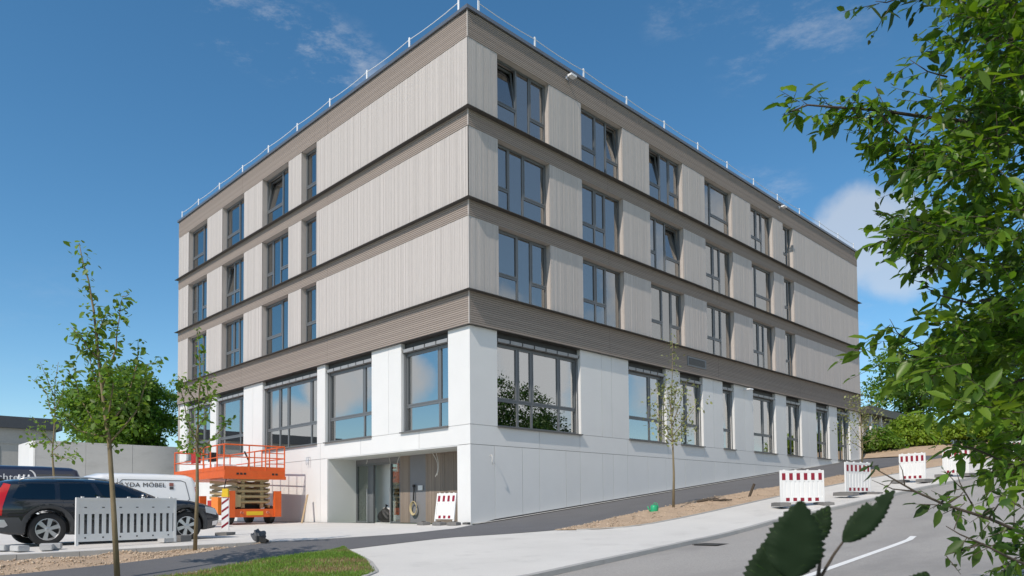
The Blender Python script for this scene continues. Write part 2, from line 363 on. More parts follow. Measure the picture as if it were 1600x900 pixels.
fine = lambda a, b, st: list(np.arange(a, b+st/2, st))
yall = fine(-60, 90, .6)
ROADW = 7.5
road = sheet('road', yall, kerbx, lambda y: kerbx(y)+ROADW, 8, -.075, M['road'])
far_pave = sheet('far_pavement', yall, lambda y: kerbx(y)+ROADW+.01, lambda y: kerbx(y)+ROADW+2.2, 4, .04, M['concrete'])
pavement = sheet('pavement', yall, pout, lambda y: kerbx(y)-.16, 8, 0, M['concrete'])
path = sheet('asphalt_path', yall, lambda y: (pin_(y) if y < -8.2 else (plx(y)+.09 if y < -.1 else .06)), pout, 6, .006, M['asphalt'])
plaza = sheet('plaza', fine(-40, -.05, .5), lambda y: -60, plx, 40, .012, M['plaza'])
bed_y = fine(-1.15, 60, .35)
def lump(x, y): return .03*math.sin(x*3.1+y*1.7)+.025*math.sin(y*4.3-x*2.2)+.02*math.sin(x*7.7+y*6.1)
bed = sheet('earth_bed', bed_y, lambda y: pout(y)+.02, bout, 8, .015, M['earth'], disp=lambda x, y, t: (.06+lump(x, y))*math.sin(math.pi*t)**.6*min(1, (y+1.15)/1.5+.05))
bedl = sheet('planting_strip', fine(-30, -8.35, .35), lambda y: plx(y)+.10, lambda y: pin_(y)+.02, 5, -.09, M['earth'], disp=lambda x, y, t: .07*t+(.04+lump(x, y))*math.sin(math.pi*t)**.6)
verge = sheet('grass_verge', fine(-30, -7.82, .3), lambda y: pout(y)+.11, lambda y: gout(y)-.1, 8, .02, M['earth'], disp=lambda x, y, t: .04*math.sin(math.pi*t))
# kerb stones
def kerbrow(f, y0, y1, step, w0, w1, zt, zb, parent, name='kerb_stone', m='kerb'):
    y = y0
    while y < y1:
        ya, yb = y+.004, y+step-.004
        mb = MB(); xa, xb = f(ya), f(yb)
        dz = R_.uniform(-.003, .003)
        b = [(xa+w0, ya), (xa+w1, ya), (xb+w1, yb), (xb+w0, yb)]
        zz = [hz(*p) for p in b]
        mb.v = [(p[0], p[1], z+zb) for p, z in zip(b, zz)]+[(p[0]+(.008 if i in (0, 3) else -.012), p[1], z+zt+dz) for i, (p, z) in enumerate(zip(b, zz))]
        mb.f = [(0, 3, 2, 1), (4, 5, 6, 7), (0, 1, 5, 4), (1, 2, 6, 5), (2, 3, 7, 6), (3, 0, 4, 7)]
        mb.build(name, M[m], parent); y += step
kerbrow(kerbx, -16, 44, 1., -.16, 0, .006, -.12, pavement)
kerbrow(bout, -.9, 30, 1., 0, .07, .03, -.1, pavement, 'edging_stone')
kerbrow(plx, -16, -.2, 1., 0, .09, .014, -.14, plaza)
kerbrow(pout, -14, -7.9, .8, 0, .10, .012, -.12, verge, 'edging_stone')
# curved edging round the grass tip
def edging_curve(pts, w, parent, seg=.42):
    pts = [Vector((a, b, 0)) for a, b in pts]; L = [0]
    for a, b in zip(pts, pts[1:]): L.append(L[-1]+(b-a).length)
    n = int(L[-1]/seg)
    def pos(s):
        i = max(j for j in range(len(L)) if L[j] <= s+1e-9); i = min(i, len(pts)-2); t = (s-L[i])/(L[i+1]-L[i]); return pts[i].lerp(pts[i+1], t)
    for i in range(n):
        a, b = pos(i*L[-1]/n+.004), pos((i+1)*L[-1]/n-.004); d = (b-a).normalized(); nn = Vector((-d.y, d.x, 0))*w
        q = [a, b, b+nn, a+nn]; mb = MB(); mb.v = [(p.x, p.y, hz(p.x, p.y)-.1) for p in q]+[(p.x, p.y, hz(p.x, p.y)+.022) for p in q]
        mb.f = [(0, 3, 2, 1), (4, 5, 6, 7), (0, 1, 5, 4), (1, 2, 6, 5), (2, 3, 7, 6), (3, 0, 4, 7)]; mb.build('edging_stone', M['kerb'], parent)
gp = [(gout(y)-.1, y) for y in list(np.arange(-14, -9, .4))+[-9, -8.85, -8.7, -8.5, -8.3, -8.1, -7.95, -7.82]]
edging_curve([(p[0], p[1]) for p in gp], -.12, verge)
# road markings
for (ya, yb) in ((-6.1, .1), (9, 13.5), (22, 26.5)):
    yy = fine(ya, yb, (yb-ya)/10)
    cx = lambda y: kerbx(0)+3.72+(kerbx(y)-kerbx(0))*.55+max(0, y)*.02 if y > 0 else 13.37-.064*y
    sheet('centre_line_dash', yy, lambda y: cx(y)-.06, lambda y: cx(y)+.06, 1, -.070, M['paint'], parent=None)
# pebbles and grass (uncountable)
def scatter(name, n, fn, m, size, parent=None):
    t = [(1, 0, 0), (-.5, .8, 0), (-.5, -.8, .1), (0, 0, .7), (.2, .1, -.6)]; Fc = [(0, 1, 3), (1, 2, 3), (2, 0, 3), (1, 0, 4), (2, 1, 4), (0, 2, 4)]
    P = np.array([fn() for _ in range(n)]); a = NR.uniform(0, 6.28, n); s = size*NR.lognormal(0, .5, n); T = np.array(t)
    V = np.zeros((n, 5, 3)); V[..., 0] = P[:, None, 0]+s[:, None]*(T[:, 0]*np.cos(a)[:, None]-T[:, 1]*np.sin(a)[:, None])
    V[..., 1] = P[:, None, 1]+s[:, None]*(T[:, 0]*np.sin(a)[:, None]+T[:, 1]*np.cos(a)[:, None]); V[..., 2] = P[:, None, 2]+s[:, None]*T[:, 2]
    idx = (np.arange(n)*5)[:, None, None]+np.array(Fc)[None]
    return link(name, np_mesh(name, V.reshape(-1, 3), idx.reshape(-1, 3), m), parent, kind='stuff')
def pbed():
    y = -1.1+23*R_.random()**1.5; t = R_.uniform(.03, .97); a, b = pout(y), bout(y); x = a+(b-a)*t
    return (x, y, hz(x, y)+.02+(.06+lump(x, y))*math.sin(math.pi*t)**.6*min(1, (y+1.15)/1.5+.05))
def pbedl():
    y = R_.uniform(-15, -8.4); t = R_.uniform(.03, .97); a, b = plx(y)+.1, pin_(y); x = a+(b-a)*t
    return (x, y, hz(x, y)-.085+.07*t+(.04+lump(x, y))*math.sin(math.pi*t)**.6)
tag(scatter('gravel', 4200, pbed, M['pebble'], .014), 'loose stones and clods on the bare earth bed by the street', 'gravel')
tag(scatter('gravel', 3800, pbedl, M['pebble'], .014), 'loose gravel on the planting strip beside the parked cars', 'gravel')
def blades(name, n, fn, m, hgt):
    P = np.array([fn() for _ in range(n)]); d = rdir(n); d[:, 2] = 0; d = nrmz(d); ln = rdir(n)*.5; ln[:, 2] = 1; H = hgt*NR.uniform(.4, 1.3, n)[:, None]
    w = .006+.004*NR.random((n, 1))
    V = np.stack([P-d*w, P+d*w, P+ln*H], 1); return link(name, np_mesh(name, V.reshape(-1, 3), np.arange(n*3).reshape(-1, 3), m), kind='stuff')
def patchy(x, y): return math.sin(x*1.9+1)*math.sin(y*1.6+.4)+.6*math.sin(x*4.1-y*3.3)
def pgrass(sign):
    def f():
        while True:
            y = R_.uniform(-13.5, -7.80); a, b = pout(y)+.1-abs(R_.gauss(0, .04)), gout(y)-.1+abs(R_.gauss(0, .05)); x = R_.uniform(a, b)
            if sign*patchy(x, y)+R_.gauss(0, .7) > (.05 if sign > 0 else .15): return (x, y, hz(x, y)+.02+.04*math.sin(math.pi*(x-a)/max(.01, b-a)))
    return f
tag(blades('grass', 42000, pgrass(1), M['grass'], .055), 'patchy green grass on the rounded verge by the asphalt path', 'grass')
tag(blades('dry_grass', 20000, pgrass(-1), M['drygrass'], .045), 'dry straw coloured grass between the green tufts of the verge', 'grass')

# ------------------------------------------------------------------ the office building
OB = thing('office_building', 'four storey corner building with grey timber cladding above a white panelled ground floor', 'building')
LL, LR = 25.66, 34.72
Z = dict(top=17.46, bb=16.55, l1=14.05, s1=13.48, l2=10.95, s2=10.40, l3=7.85, s3=6.74, m1=3.40, m2=2.73)
WB = -.14                                   # white panels stand this far behind the timber face
def fbox(mb, F, s0, s1, z0, z1, d0, d1):    # facade box: s along the face from the corner, d outward
    if F == 'L': mb.box(-s1, -d1, z0, -s0, -d0, z1)
    else: mb.box(d0, s0, z0, d1, s1, z1)
    return mb
FL = {'L': LL, 'R': LR}
WIN_U = {'L': [(9.94, 11.26), (12.44, 15.05), (17.04, 19.63), (21.58, 24.19)],
         'R': [(1.40, 4.08), (5.97, 8.65), (10.60, 13.28), (15.24, 17.89), (19.87, 22.42), (23.66, 24.95)]}
ROWS = [(Z['bb'], Z['l1']), (Z['s1'], Z['l2']), (Z['s2'], Z['l3'])]
def solid(F, wins):                          # stretches between windows
    e = [0]+[x for w in wins for x in w]+[FL[F]]; return [(e[i], e[i+1]) for i in range(0, len(e), 2)]
for F in 'LR':
    for zt, zb in ROWS:
        for (s0, s1) in solid(F, WIN_U[F]):
            mb = MB(); s = s0; a0 = 0 if s0 > 0 else -.0
            while s < s1-1e-4:               # vertical planks of three widths with shadow gaps
                w = R_.choice((.065, .085, .085, .105)); e = min(s+w, s1)
                if s1-e < .05: e = s1
                d = -.012-R_.choice((0, .0025, .005)); g = .003
                fbox(mb, F, s+(g if s > 0 else .012), e-g, zb+.004, zt-.004, d-.02, d); s = e
            mb.build('plank_cladding', M['plank'], OB, kind='stuff')
            fbox(MB(), F, s0+(.05 if s0 == 0 else 0), s1-(.05 if s1 == FL[F] else 0), zb-.002, zt+.002, -.46, -.05).build('wall_pier', M['reveal'], OB)
    # horizontal slat bands
    for zb, zt in ((Z['bb'], Z['top']), (Z['s1'], Z['l1']), (Z['s2'], Z['l2']), (Z['s3'], Z['l3'])):
        n = max(5, round((zt-zb)/.072)); p = (zt-zb)/n
        joints = {'L': [0, 9.0, 17.2, LL], 'R': [0, 7.6, 16.2, 25.4, LR]}[F]
        for ja, jb in zip(joints, joints[1:]):
            mb = MB()
            for i in range(n):
                fbox(mb, F, ja+(.006 if ja > 0 else .03), jb-(.006 if jb < FL[F] else 0), zb+i*p+.009, zb+(i+1)*p-.009, -.03, 0)
            mb.build('slat_band', M['slat'], OB, kind='stuff')
        fbox(MB(), F, .04, FL[F]-.04, zb+.001, zt-.001, -.46, -.032).build('band_wall', M['reveal'], OB)
        if F == 'L': MB().box(-.032, -.004, zb, .004, .032, zt).build('corner_trim', M['reveal'], OB)
    for zl in (Z['l1'], Z['l2'], Z['l3']):   # projecting drip flashings
        mb = MB(); fbox(mb, F, -.18 if F == 'R' else -.209, FL[F]+.12, zl-(.010 if F == 'R' else .0085), zl+(.008 if F == 'R' else .0065), -.04, .21 if F == 'R' else .18)
        mb.build('drip_flashing', M['dark'], OB)
    fbox(MB(), F, -.075 if F == 'R' else -.073, FL[F]+.075, Z['top']+(.02 if F == 'R' else .022), Z['top']+(.14 if F == 'R' else .138), -.5, .075 if F == 'R' else .07).build('parapet_coping', M['coping'], OB)
    fbox(MB(), F, 0, FL[F], Z['top']-.03, Z['top']+.021, -.4, -.004).build('coping_gap', M['dark'], OB)
MB().box(-LL+.4, .4, 17.0, -.4, LR-.4, 17.2).build('roof_slab', M['soil'], OB)
MB().box(-LL, LR-.06, 3.4, -.06, LR, 17.4).build('rear_wall', M['reveal'], OB)
MB().box(-LL, .06, -.2, -LL+.06, LR, 17.4).build('rear_wall', M['reveal'], OB)
# storeys inside: floors, cross walls and a core
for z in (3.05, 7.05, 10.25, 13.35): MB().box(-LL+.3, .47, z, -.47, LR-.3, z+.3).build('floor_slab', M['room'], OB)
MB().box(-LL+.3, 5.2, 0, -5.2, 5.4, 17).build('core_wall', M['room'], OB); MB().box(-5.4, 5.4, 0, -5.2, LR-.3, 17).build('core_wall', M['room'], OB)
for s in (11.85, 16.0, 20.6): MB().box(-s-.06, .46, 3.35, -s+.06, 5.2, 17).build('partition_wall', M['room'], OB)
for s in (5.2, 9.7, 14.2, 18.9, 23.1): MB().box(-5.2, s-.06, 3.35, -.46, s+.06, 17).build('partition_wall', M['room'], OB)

# windows ------------------------------------------------------------------
CACHE = {}
def shared(key, fn):
    if key not in CACHE: CACHE[key] = fn()
    return CACHE[key]
def window(F, s0, s1, z0, z1, pat, recess, tilt=(), curtains=(), trans=.36, bev=.065, wd=.0, blind=0.):
    """pat: [(fraction, has_transom)] left to right as seen; returns the frame object (part), panes are sub-parts"""
    w, hh = s1-s0, z1-z0; ph = hh-blind
    loc = (-s1, recess, z0) if F == 'L' else (-recess, s0, z0); rz = 0 if F == 'L' else math.pi/2
    key = (round(w, 2), round(hh, 2), tuple(pat), round(trans, 2), blind, tuple(tilt))
    cells = []
    x = .0; n = len(pat); zt = ph*trans
    def frame():
        mb = MB(); f = bev; D = .085
        mb.box(0, 0, 0, f, D, hh); mb.box(w-f, 0, 0, w, D, hh); mb.box(f, 0, 0, w-f, D, f+.02); mb.box(f, 0, ph-f, w-f, D, ph)
        if blind: mb.box(f, .03, ph, w-f, D, hh)
        xx = 0
        for i, (fr, tr) in enumerate(pat):
            xe = xx+fr*w
            if i < n-1: mb.box(xe-f*.6, .002, f+.02, xe+f*.6, D-.002, ph-f)
            if tr: mb.box(xx+(f if i == 0 else f*.6), .004, zt-f*.65, xe-(f if i == n-1 else f*.6), D-.004, zt+f*.65)
            # sash beads round each opening light
            xx = xe
        return mb.mesh('window', M['frame'])
    me = shared(('w',)+key, frame)
    o = link('window', me, OB, loc, rotz=rz)
    xx = 0
    for i, (fr, tr) in enumerate(pat):
        xe = xx+fr*w; a = xx+(bev if i == 0 else bev*.6); b = xe-(bev if i == n-1 else bev*.6)
        rects = [(bev+.02, zt-bev*.65), (zt+bev*.65, ph-bev)] if tr else [(bev+.02, ph-bev)]
        for j, (za, zb) in enumerate(rects):
            upper = j == len(rects)-1; sb = .045 if (tr and upper) else .012
            pw, pz = b-a, zb-za
            def sash(): 
                m_ = MB(); e = .045
                m_.box(0, -.012, 0, e, .05, pz); m_.box(pw-e, -.012, 0, pw, .05, pz); m_.box(e, -.012, 0, pw-e, .05, e); m_.box(e, -.012, pz-e, pw-e, .05, pz); return m_.mesh('sash', M['frame'])
            def pane(): return MB().box(.006, .022, .006, pw-.006, .030, pz-.006).mesh('pane', M['glass2' if blind else 'glass'])
            pm = shared(('p', round(pw, 3), round(pz, 3), blind), pane)
            p = link('pane', pm, o, (a, .012, za))
            if tr and upper:
                sm = shared(('s', round(pw, 3), round(pz, 3)), sash); q = link('sash', sm, o, (a, .002, za))
                if i in tilt:
                    for t_ in (p, q): t_.rotation_euler = (-rad(7.5), 0, 0)
        if i in curtains:
            mb = MB(); m_ = 14
            for k_ in range(m_):
                xa, xb = a+(b-a)*k_/m_, a+(b-a)*(k_+1)/m_; ya, yb = .22+.05*(k_ % 2), .22+.05*((k_+1) % 2)
                b0 = len(mb.v); mb.v += [(xa, ya, .05), (xb, yb, .05), (xb, yb, ph-.05), (xa, ya, ph-.05), (xa, ya+.01, .05), (xb, yb+.01, .05), (xb, yb+.01, ph-.05), (xa, ya+.01, ph-.05)]
                mb.f += [(b0, b0+1, b0+2, b0+3), (b0+4, b0+7, b0+6, b0+5)]
            mb.build('curtain', M['curtain'], o)
        xx = xe
    # sill
    sm = shared(('sill', round(w, 2), recess), lambda: MB().box(-.0, -recess-(.0 if not blind else -.09), -.022, w, .004, .012).mesh('sill', M['sill']))
    if not blind: link('sill', sm, o)
    return o
T, G = True, False
A1 = ((.42, T), (.26, G), (.32, T)); A2 = ((.27, T), (.27, G), (.46, T)); A3 = ((.38, T), (.25, T), (.37, G)); A4 = ((.30, G), (.70, T)); N1 = ((.72, T), (.28, G)); A5 = ((.62, T), (.38, G))
PU = {'R': [[(A1, (0,)), (A1, (2,)), (A1, (0,)), (A4, ()), (A3, ()), (N1, ())],
            [(A2, ()), (A3, ()), (A2, (2,)), (A3, ()), (A4, ()), (N1, ())],
            [(A1, ()), (A3, ()), (A1, ()), (A3, ()), (A3, ()), (N1, ())]],
      'L': [[(N1, ()), (A5, (0,)), (A5, ()), (A5, ())],
            [(N1, ()), (A2, ()), (A3, (0,)), (A2, ())],
            [(N1, ()), (A5, ()), (A3, ()), (A5, ())]]}
for F in 'LR':
    for r, (zt, zb) in enumerate(ROWS):
        for i, (s0, s1) in enumerate(WIN_U[F]):
            pat, tl = PU[F][r][i]
            if F == 'L' and i: s1f = s1
            cur = (0,) if (i*3+r*5) % 7 in (1, 4) else ((2,) if (i+r) % 5 == 2 and len(pat) > 2 else ())
            window(F, s0+.002, s1-.002, zb+.012, zt-.004, pat, .25 if F == 'L' else .22, tl, cur)
# ground floor: piers, bands and panels of white fibre cement
WIN_G = {'L': [(1.28, 3.99), (5.94, 9.41), (10.08, 15.17), (17.24, 20.52), (21.31, 24.57)],
         'R': [(1.41, 5.88), (9.02, 11.82), (12.97, 14.94), (16.81, 17.94), (19.95, 22.52), (23.84, 25.79), (27.87, 29.77), (31.01, 33.07)]}
SEAM_P = {'L': [4.81, 16.2], 'R': [7.2, 7.85, 15.9, 19.0, 26.8]}
SEAM_B = {'L': [2.92, 6.7, 9.8, 13.6, 17.4, 21.2], 'R': [3.5, 5.8, 8.9, 11.9, 15.0, 18.0, 21.0, 24.0, 27.0, 30.0]}
SEAM_G = {'L': [9.79, 11.37, 13.0, 14.6, 16.2, 17.8, 19.4, 21.0, 22.6, 24.2], 'R': [1.26, 2.61, 3.5, 4.97, 5.8, 7.2, 7.9, 8.86, 10.33, 11.7, 13.28, 14.6, 15.9, 17.2, 18.5, 19.9, 21.3, 22.7, 24.1]}
DB = WB-.032                                  # back of the panels
def panel(F, s0, s1, z0, z1):
    g = .008
    a = s0+g if s0 > 0 else (0-WB if F == 'R' else -WB+.001); b = s1-g if s1 < FL[F] else s1
    if s0 == 0: a = -WB if F == 'L' else -WB+.033        # mitre-like corner: the left face's panel runs through
    mb = fbox(MB(), F, a, b, z0+g, z1-g, DB, WB+R_.uniform(-.0015, .0015)); mb.build('facade_panel', M['white'], OB)
for F in 'LR':
    for (s0, s1) in solid(F, WIN_G[F]):
        cuts = [s0]+[c_ for c_ in SEAM_P[F] if s0 < c_ < s1]+[s1]
        for a, b in zip(cuts, cuts[1:]): panel(F, a, b, Z['m1'], Z['s3'])
        fbox(MB(), F, max(s0, .36) if s0 == 0 else s0+.001, s1-.001, Z['m1']-.002, Z['s3'], -.52, DB-.002).build('wall_pier', M['whiteback'], OB)
    cuts = [0]+SEAM_B[F]+[FL[F]]
    for a, b in zip(cuts, cuts[1:]): panel(F, a, b, Z['m2'], Z['m1'])
    fbox(MB(), F, .20, FL[F]-.01, Z['m2']+.01, Z['m1']-.004, -.50, DB-.008).build('band_wall', M['seam'], OB)
    fbox(MB(), F, -.002-WB-.02, FL[F], Z['s3']-.012, Z['s3']-.001, -.5, -.02).build('band_soffit', M['dark'], OB)
cuts = [0, .82]; panel('L', 0, .82, -.02, Z['m2'])
cuts = [9.22]+SEAM_G['L']+[LL]
for a, b in zip(cuts, cuts[1:]): panel('L', a, b, .03, Z['m2'])
fbox(MB(), 'L', 9.24, LL-.02, 0, Z['m2'], -.50, DB-.004).build('band_wall', M['seam'], OB)
fbox(MB(), 'L', 9.24, LL, -.1, .028, -.40, DB+.004).build('plinth', M['plinth'], OB)
cuts = [0]+SEAM_G['R']+[25.6]
for a, b in zip(cuts, cuts[1:]):
    mb = MB(); g = .008
    a_ = a+g if a > 0 else -WB+.033; b_ = b-g; za, zb_ = (hz(0, a_)+.075 if a > 0 else .0), hz(0, b_)+.075
    if za > Z['m2']-.05: continue
    x0, x1 = DB, WB+R_.uniform(-.0015, .0015); zt = Z['m2']-g
    zb_ = min(zb_, zt-.01)
    mb.v = [(x0, a_, za), (x1, a_, za), (x1, b_, zb_), (x0, b_, zb_), (x0, a_, zt), (x1, a_, zt), (x1, b_, zt), (x0, b_, zt)]
    mb.f = [(0, 3, 2, 1), (4, 5, 6, 7), (0, 1, 5, 4), (1, 2, 6, 5), (2, 3, 7, 6), (3, 0, 4, 7)]; mb.build('facade_panel', M['white'], OB)
fbox(MB(), 'R', .22, LR, -.2, Z['m2']+.4, -.45, DB-.004).build('band_wall', M['seam'], OB)
mb = MB()
for a in np.arange(.0, LR, 1.0):
    b = min(a+1.0, LR); b0 = len(mb.v); z0, z1 = hz(0, a), hz(0, b)
    mb.v += [(-.40, a, z0-.3), (-.158, a, z0-.3), (-.158, b, z1-.3), (-.40, b, z1-.3), (-.40, a, z0+.08), (-.158, a, z0+.08), (-.158, b, z1+.08), (-.40, b, z1+.08)]
    mb.f += [tuple(b0+i for i in q) for q in ((0, 1, 5, 4), (1, 2, 6, 5), (2, 3, 7, 6), (3, 0, 4, 7), (4, 5, 6, 7))]
mb.build('plinth', M['plinth'], OB)
sheet('wall_gutter', fine(.2, LR, .6), lambda y: -.14, lambda y: .065, 1, .03, M['kerb'])
GW = {'L': [((.73, T), (.27, T)), ((.76, T), (.24, T)), ((.26, T), (.16, T), (.41, T), (.17, T)), ((.75, T), (.25, T)), ((.6, T), (.4, T))],
      'R': [((.27, T), (.165, T), (.335, T), (.23, T)), ((.64, T), (.36, T)), ((.40, T), (.60, T)), ((1., T),), ((.58, T), (.42, T)), ((.5, T), (.5, T)), ((.5, T), (.5, T)), ((.5, T), (.5, T))]}
for F in 'LR':
    for i, (s0, s1) in enumerate(WIN_G[F]):
        w = s1-s0; o = window(F, s0, s1, Z['m1']+.0, Z['s3']-.015, GW[F][i], .36, (), (), trans=.325, bev=.07, blind=.36)
        hh = Z['s3']-.015-Z['m1']
        MB().box(-.02, -.315, -.03, w+.02, .0, .012).build('sill', M['sill'], o)
        bl = MB().box(.0, -.165, hh-.34, w, .03, hh-.24); bl.box(.0, -.05, hh-.24, w, .03, hh); bl.build('blind_box', M['blind'], o)
        mb = MB(); nb = max(2, round(w/.62))
        for k_ in range(nb): mb.box(.05+(w-.1)*k_/nb+.03, -.185, hh-.345, .05+(w-.1)*(k_+1)/nb-.03, -.02, hh-.225)
        mb.build('blind_lamella', M['bracket'], o)
        for x in (.02, w-.05): MB().box(x, -.10, .012, x+.03, -.06, hh-.3).build('blind_rail', M['frame'], o)
# vent grille, spot lamps
v = fbox(MB(), 'R', 13.38, 15.03, 7.08, 7.52, -.02, .022).build('vent_grille', M['frame'], OB)
mb = MB()
for k_ in range(8): fbox(mb, 'R', 13.5, 14.9, 7.15+k_*.04, 7.172+k_*.04, .02, .034)
mb.build('louvre', M['dark'], v)
for y, z in ((5.09, 17.2), (23.2, 17.3), (19.05, 6.62)):
    xo = 0 if z > 10 else WB
    l_ = MB().box(xo, y-.03, z-.03, xo+.32, y+.03, z+.0).box(xo, y-.06, z-.07, xo+.03, y+.06, z+.05).build('wall_lamp', M['steel'], OB)
    MB().box(xo+.20, y-.16, z-.09, xo+.40, y+.16, z-.02, Matrix.Translation((0, 0, 0))).build('lamp_head', M['whitemetal'], l_)
# roof edge line: posts and conductor cable
for F, ss in (('R', [.56, 3.38, 6.2, 9.05, 11.9, 14.75, 17.55, 20.35, 23.15, 26.0, 28.85, 31.7, 34.3]), ('L', [.5, 3.3, 6.1, 8.9, 11.7, 14.5, 17.3, 20.1, 22.9, 25.3])):
    zt = Z['top']+.14
    for s in ss: fbox(MB(), F, s-.035, s+.035, zt, zt+.46, -.06, -.03).build('roof_post', M['whitemetal'], OB)
    P = [(-s, .045, zt+.38) if F == 'L' else (-.045, s, zt+.38) for s in [ss[0]]+ss[1:]]
    Q = []
    for a, b in zip(P, P[1:]):
        a, b = Vector(a), Vector(b)
        for t in (0, .25, .5, .75): Q.append(a.lerp(b, t)-Vector((0, 0, .05*(4*t*(1-t)))))
    Q.append(Vector(P[-1])); MB().tube(Q, .014, 5).build('guard_cable', M['whitemetal'], OB)
# sensor and window actuators are left to the frames; entrance recess --------------------------------------
E0, E1, ED = .82, 9.22, 1.55
ent = MB().box(-E1-.2, .155, Z['m2']-.03, -E0+.02, ED+.2, Z['m2']+.01).build('entrance_soffit', M['whiteback'], OB)
MB().box(-E1-.03, .173, 0, -E1+.0, ED, Z['m2']-.03).build('facade_panel', M['white'], OB)
MB().box(-E1-.06, .6, 0, -E1-.031, ED, Z['m2']-.03).build('facade_panel', M['seam'], OB)
MB().box(-E0+.0, .173, -.02, -E0+.3, ED+.2, Z['m2']-.03).build('facade_panel', M['white'], OB)
MB().box(-9.25, ED+.02, 2.52, -6.0, ED+.12, Z['m2']-.03).build('door_header', M['entgrey'], OB)
def entplank(x0, x1, m='entwood'):
    mb = MB(); x = x0
    while x < x1-1e-4:
        e = min(x+.13, x1); d = R_.uniform(0, .012); mb.box(x+.004, ED-d, .03, e-.004, ED+.03, Z['m2']-.031); x = e
    mb.build('plank_cladding', M[m], OB, kind='stuff')
entplank(-6.0, -5.36); MB().box(-5.36, ED+.004, .03, -4.36, ED+.03, Z['m2']-.031).build('meter_cabinet', M['entgrey'], OB); entplank(-4.36, -.6)
MB().box(-6.02, ED+.032, 0, -.5, ED+.2, 3.0).build('entrance_wall', M['seam'], OB)
# glazed doors: fixed light, post, open leaf, side light
door = MB()
for x in (-9.2, -8.32, -7.98, -6.70, -6.06): door.box(x, ED, 0, x+.06, ED+.09, 2.52)
for a, b in ((-9.14, -8.32), (-6.64, -6.06)): door.box(a, ED+.003, 0, b, ED+.085, .08); door.box(a, ED+.003, 2.43, b, ED+.085, 2.519)
door.box(-8.26, ED+.003, 2.43, -6.64, ED+.085, 2.519)
door = door.build('entrance_door', M['frame'], OB)
for a, b in ((-9.14, -8.32), (-6.64, -6.06)): MB().box(a, ED+.04, .08, b, ED+.05, 2.43).build('pane', M['clear'], door)
MB().box(-8.26, ED+.02, .02, -7.98, ED+.06, 2.43).build('door_leaf', M['frame'], door)
for x in (-8.36, -6.68): MB().box(x, ED-.05, .02, x+.05, ED-.01, 1.45).build('door_handle', M['steel'], door)
# lobby
MB().box(-9.4, ED+.1, -.02, -.5, 5.2, .012).build('lobby_floor', M['lobby'], OB)
MB().box(-8.6, 2.12, .012, -5.2, 2.2, 3.0).build('lobby_wall', M['lobby'], OB)
MB().box(-9.45, ED+.2, 0, -9.3, 5.2, 3.0).build('lobby_wall', M['lobby'], OB)
MB().box(-7.12, 1.86, .012, -6.76, 2.10, 1.15).build('lobby_counter', M['lobby'], OB)
# hanging wires in the recess and the loose cable end on the right face
for x, y, L_, dx in ((-7.6, 1.0, .25, .1), (-6.3, 1.2, .55, .14), (-5.1, .9, .62, -.18), (-3.3, 1.0, .95, .42), (-3.05, 1.0, .9, .2)):
    P = [(x+dx*math.sin(t*2.4), y-.05*t, Z['m2']-.03-L_*t) for t in np.linspace(0, 1, 9)]
    MB().tube(P, .011, 5).build('loose_cable', M['cable'], OB)
P = [(-.13, 1.02, 2.36), (-.02, 1.0, 2.40), (.06, .95, 2.30), (.08, .92, 2.15), (.03, 1.0, 2.05), (.06, 1.05, 2.12)]
MB().tube(P, .012, 6).build('loose_cable', M['cable'], OB)
for x in (-10.75, -10.6): MB().tube([(x, .12, 2.86), (x, .02, 2.84), (x, .0, 2.6), (x, .03, 2.52)], .018, 6).build('loose_cable', M['steel'], OB)

# things in the recess
o = thing('hose_coil', 'coil of yellow hose hanging from a tool on the entrance wall', 'hose', (-5.0, ED-.08, 1.05))
mb = MB()
for k_ in range(5):
    r = .17+.012*k_; mb.tube([(r*math.cos(t), -.01*k_, -.45+1.25*r*math.sin(t)) for t in np.linspace(0, 2*math.pi, 25)], .016, 6)
mb.build('coil', M['rope'], o, smooth=True)
MB().tube([(0, 0, .42), (.01, -.02, .1), (-.01, -.02, -.25)], .03, 8).build('nozzle', M['black'], o); MB().box(-.04, -.04, .38, .04, .03, .48).build('bracket', M['black'], o)
MB().box(.22, .03, .25, .5, .05, .44).build('notice', M['greyplastic'], o)
o = thing('rubbish_bag', 'black bag slumped on the lobby floor inside the open door', 'bag', (-7.5, 1.88, .012))
bm = bmesh.new(); bmesh.ops.create_icosphere(bm, subdivisions=3, radius=1)
for v_ in bm.verts:
    k_ = 1+.12*math.sin(v_.co.x*7+v_.co.z*3)+.08*math.sin(v_.co.y*9+1); z_ = (v_.co.z*.5+.5)*.62; v_.co = Vector((v_.co.x*.38*k_*(1.1-.5*v_.co.z), v_.co.y*.2*k_, max(0, z_)))
me = bpy.data.meshes.new('sack'); bm.to_mesh(me); bm.free(); me.materials.append(M['black']); link('sack', me, o)
MB().tube([(0, 0, .58), (.03, 0, .68), (.06, .02, .74)], [.05, .03, .07], 7).build('knot', M['black'], o)
o = thing('card_reader', 'small black box standing on the white lobby counter', 'box', (-6.95, 1.98, 1.15))
MB().box(-.14, -.1, 0, .14, .1, .26).build('housing', M['black'], o); MB().box(-.11, -.105, .08, .11, -.101, .22).build('screen', M['frame'], o)

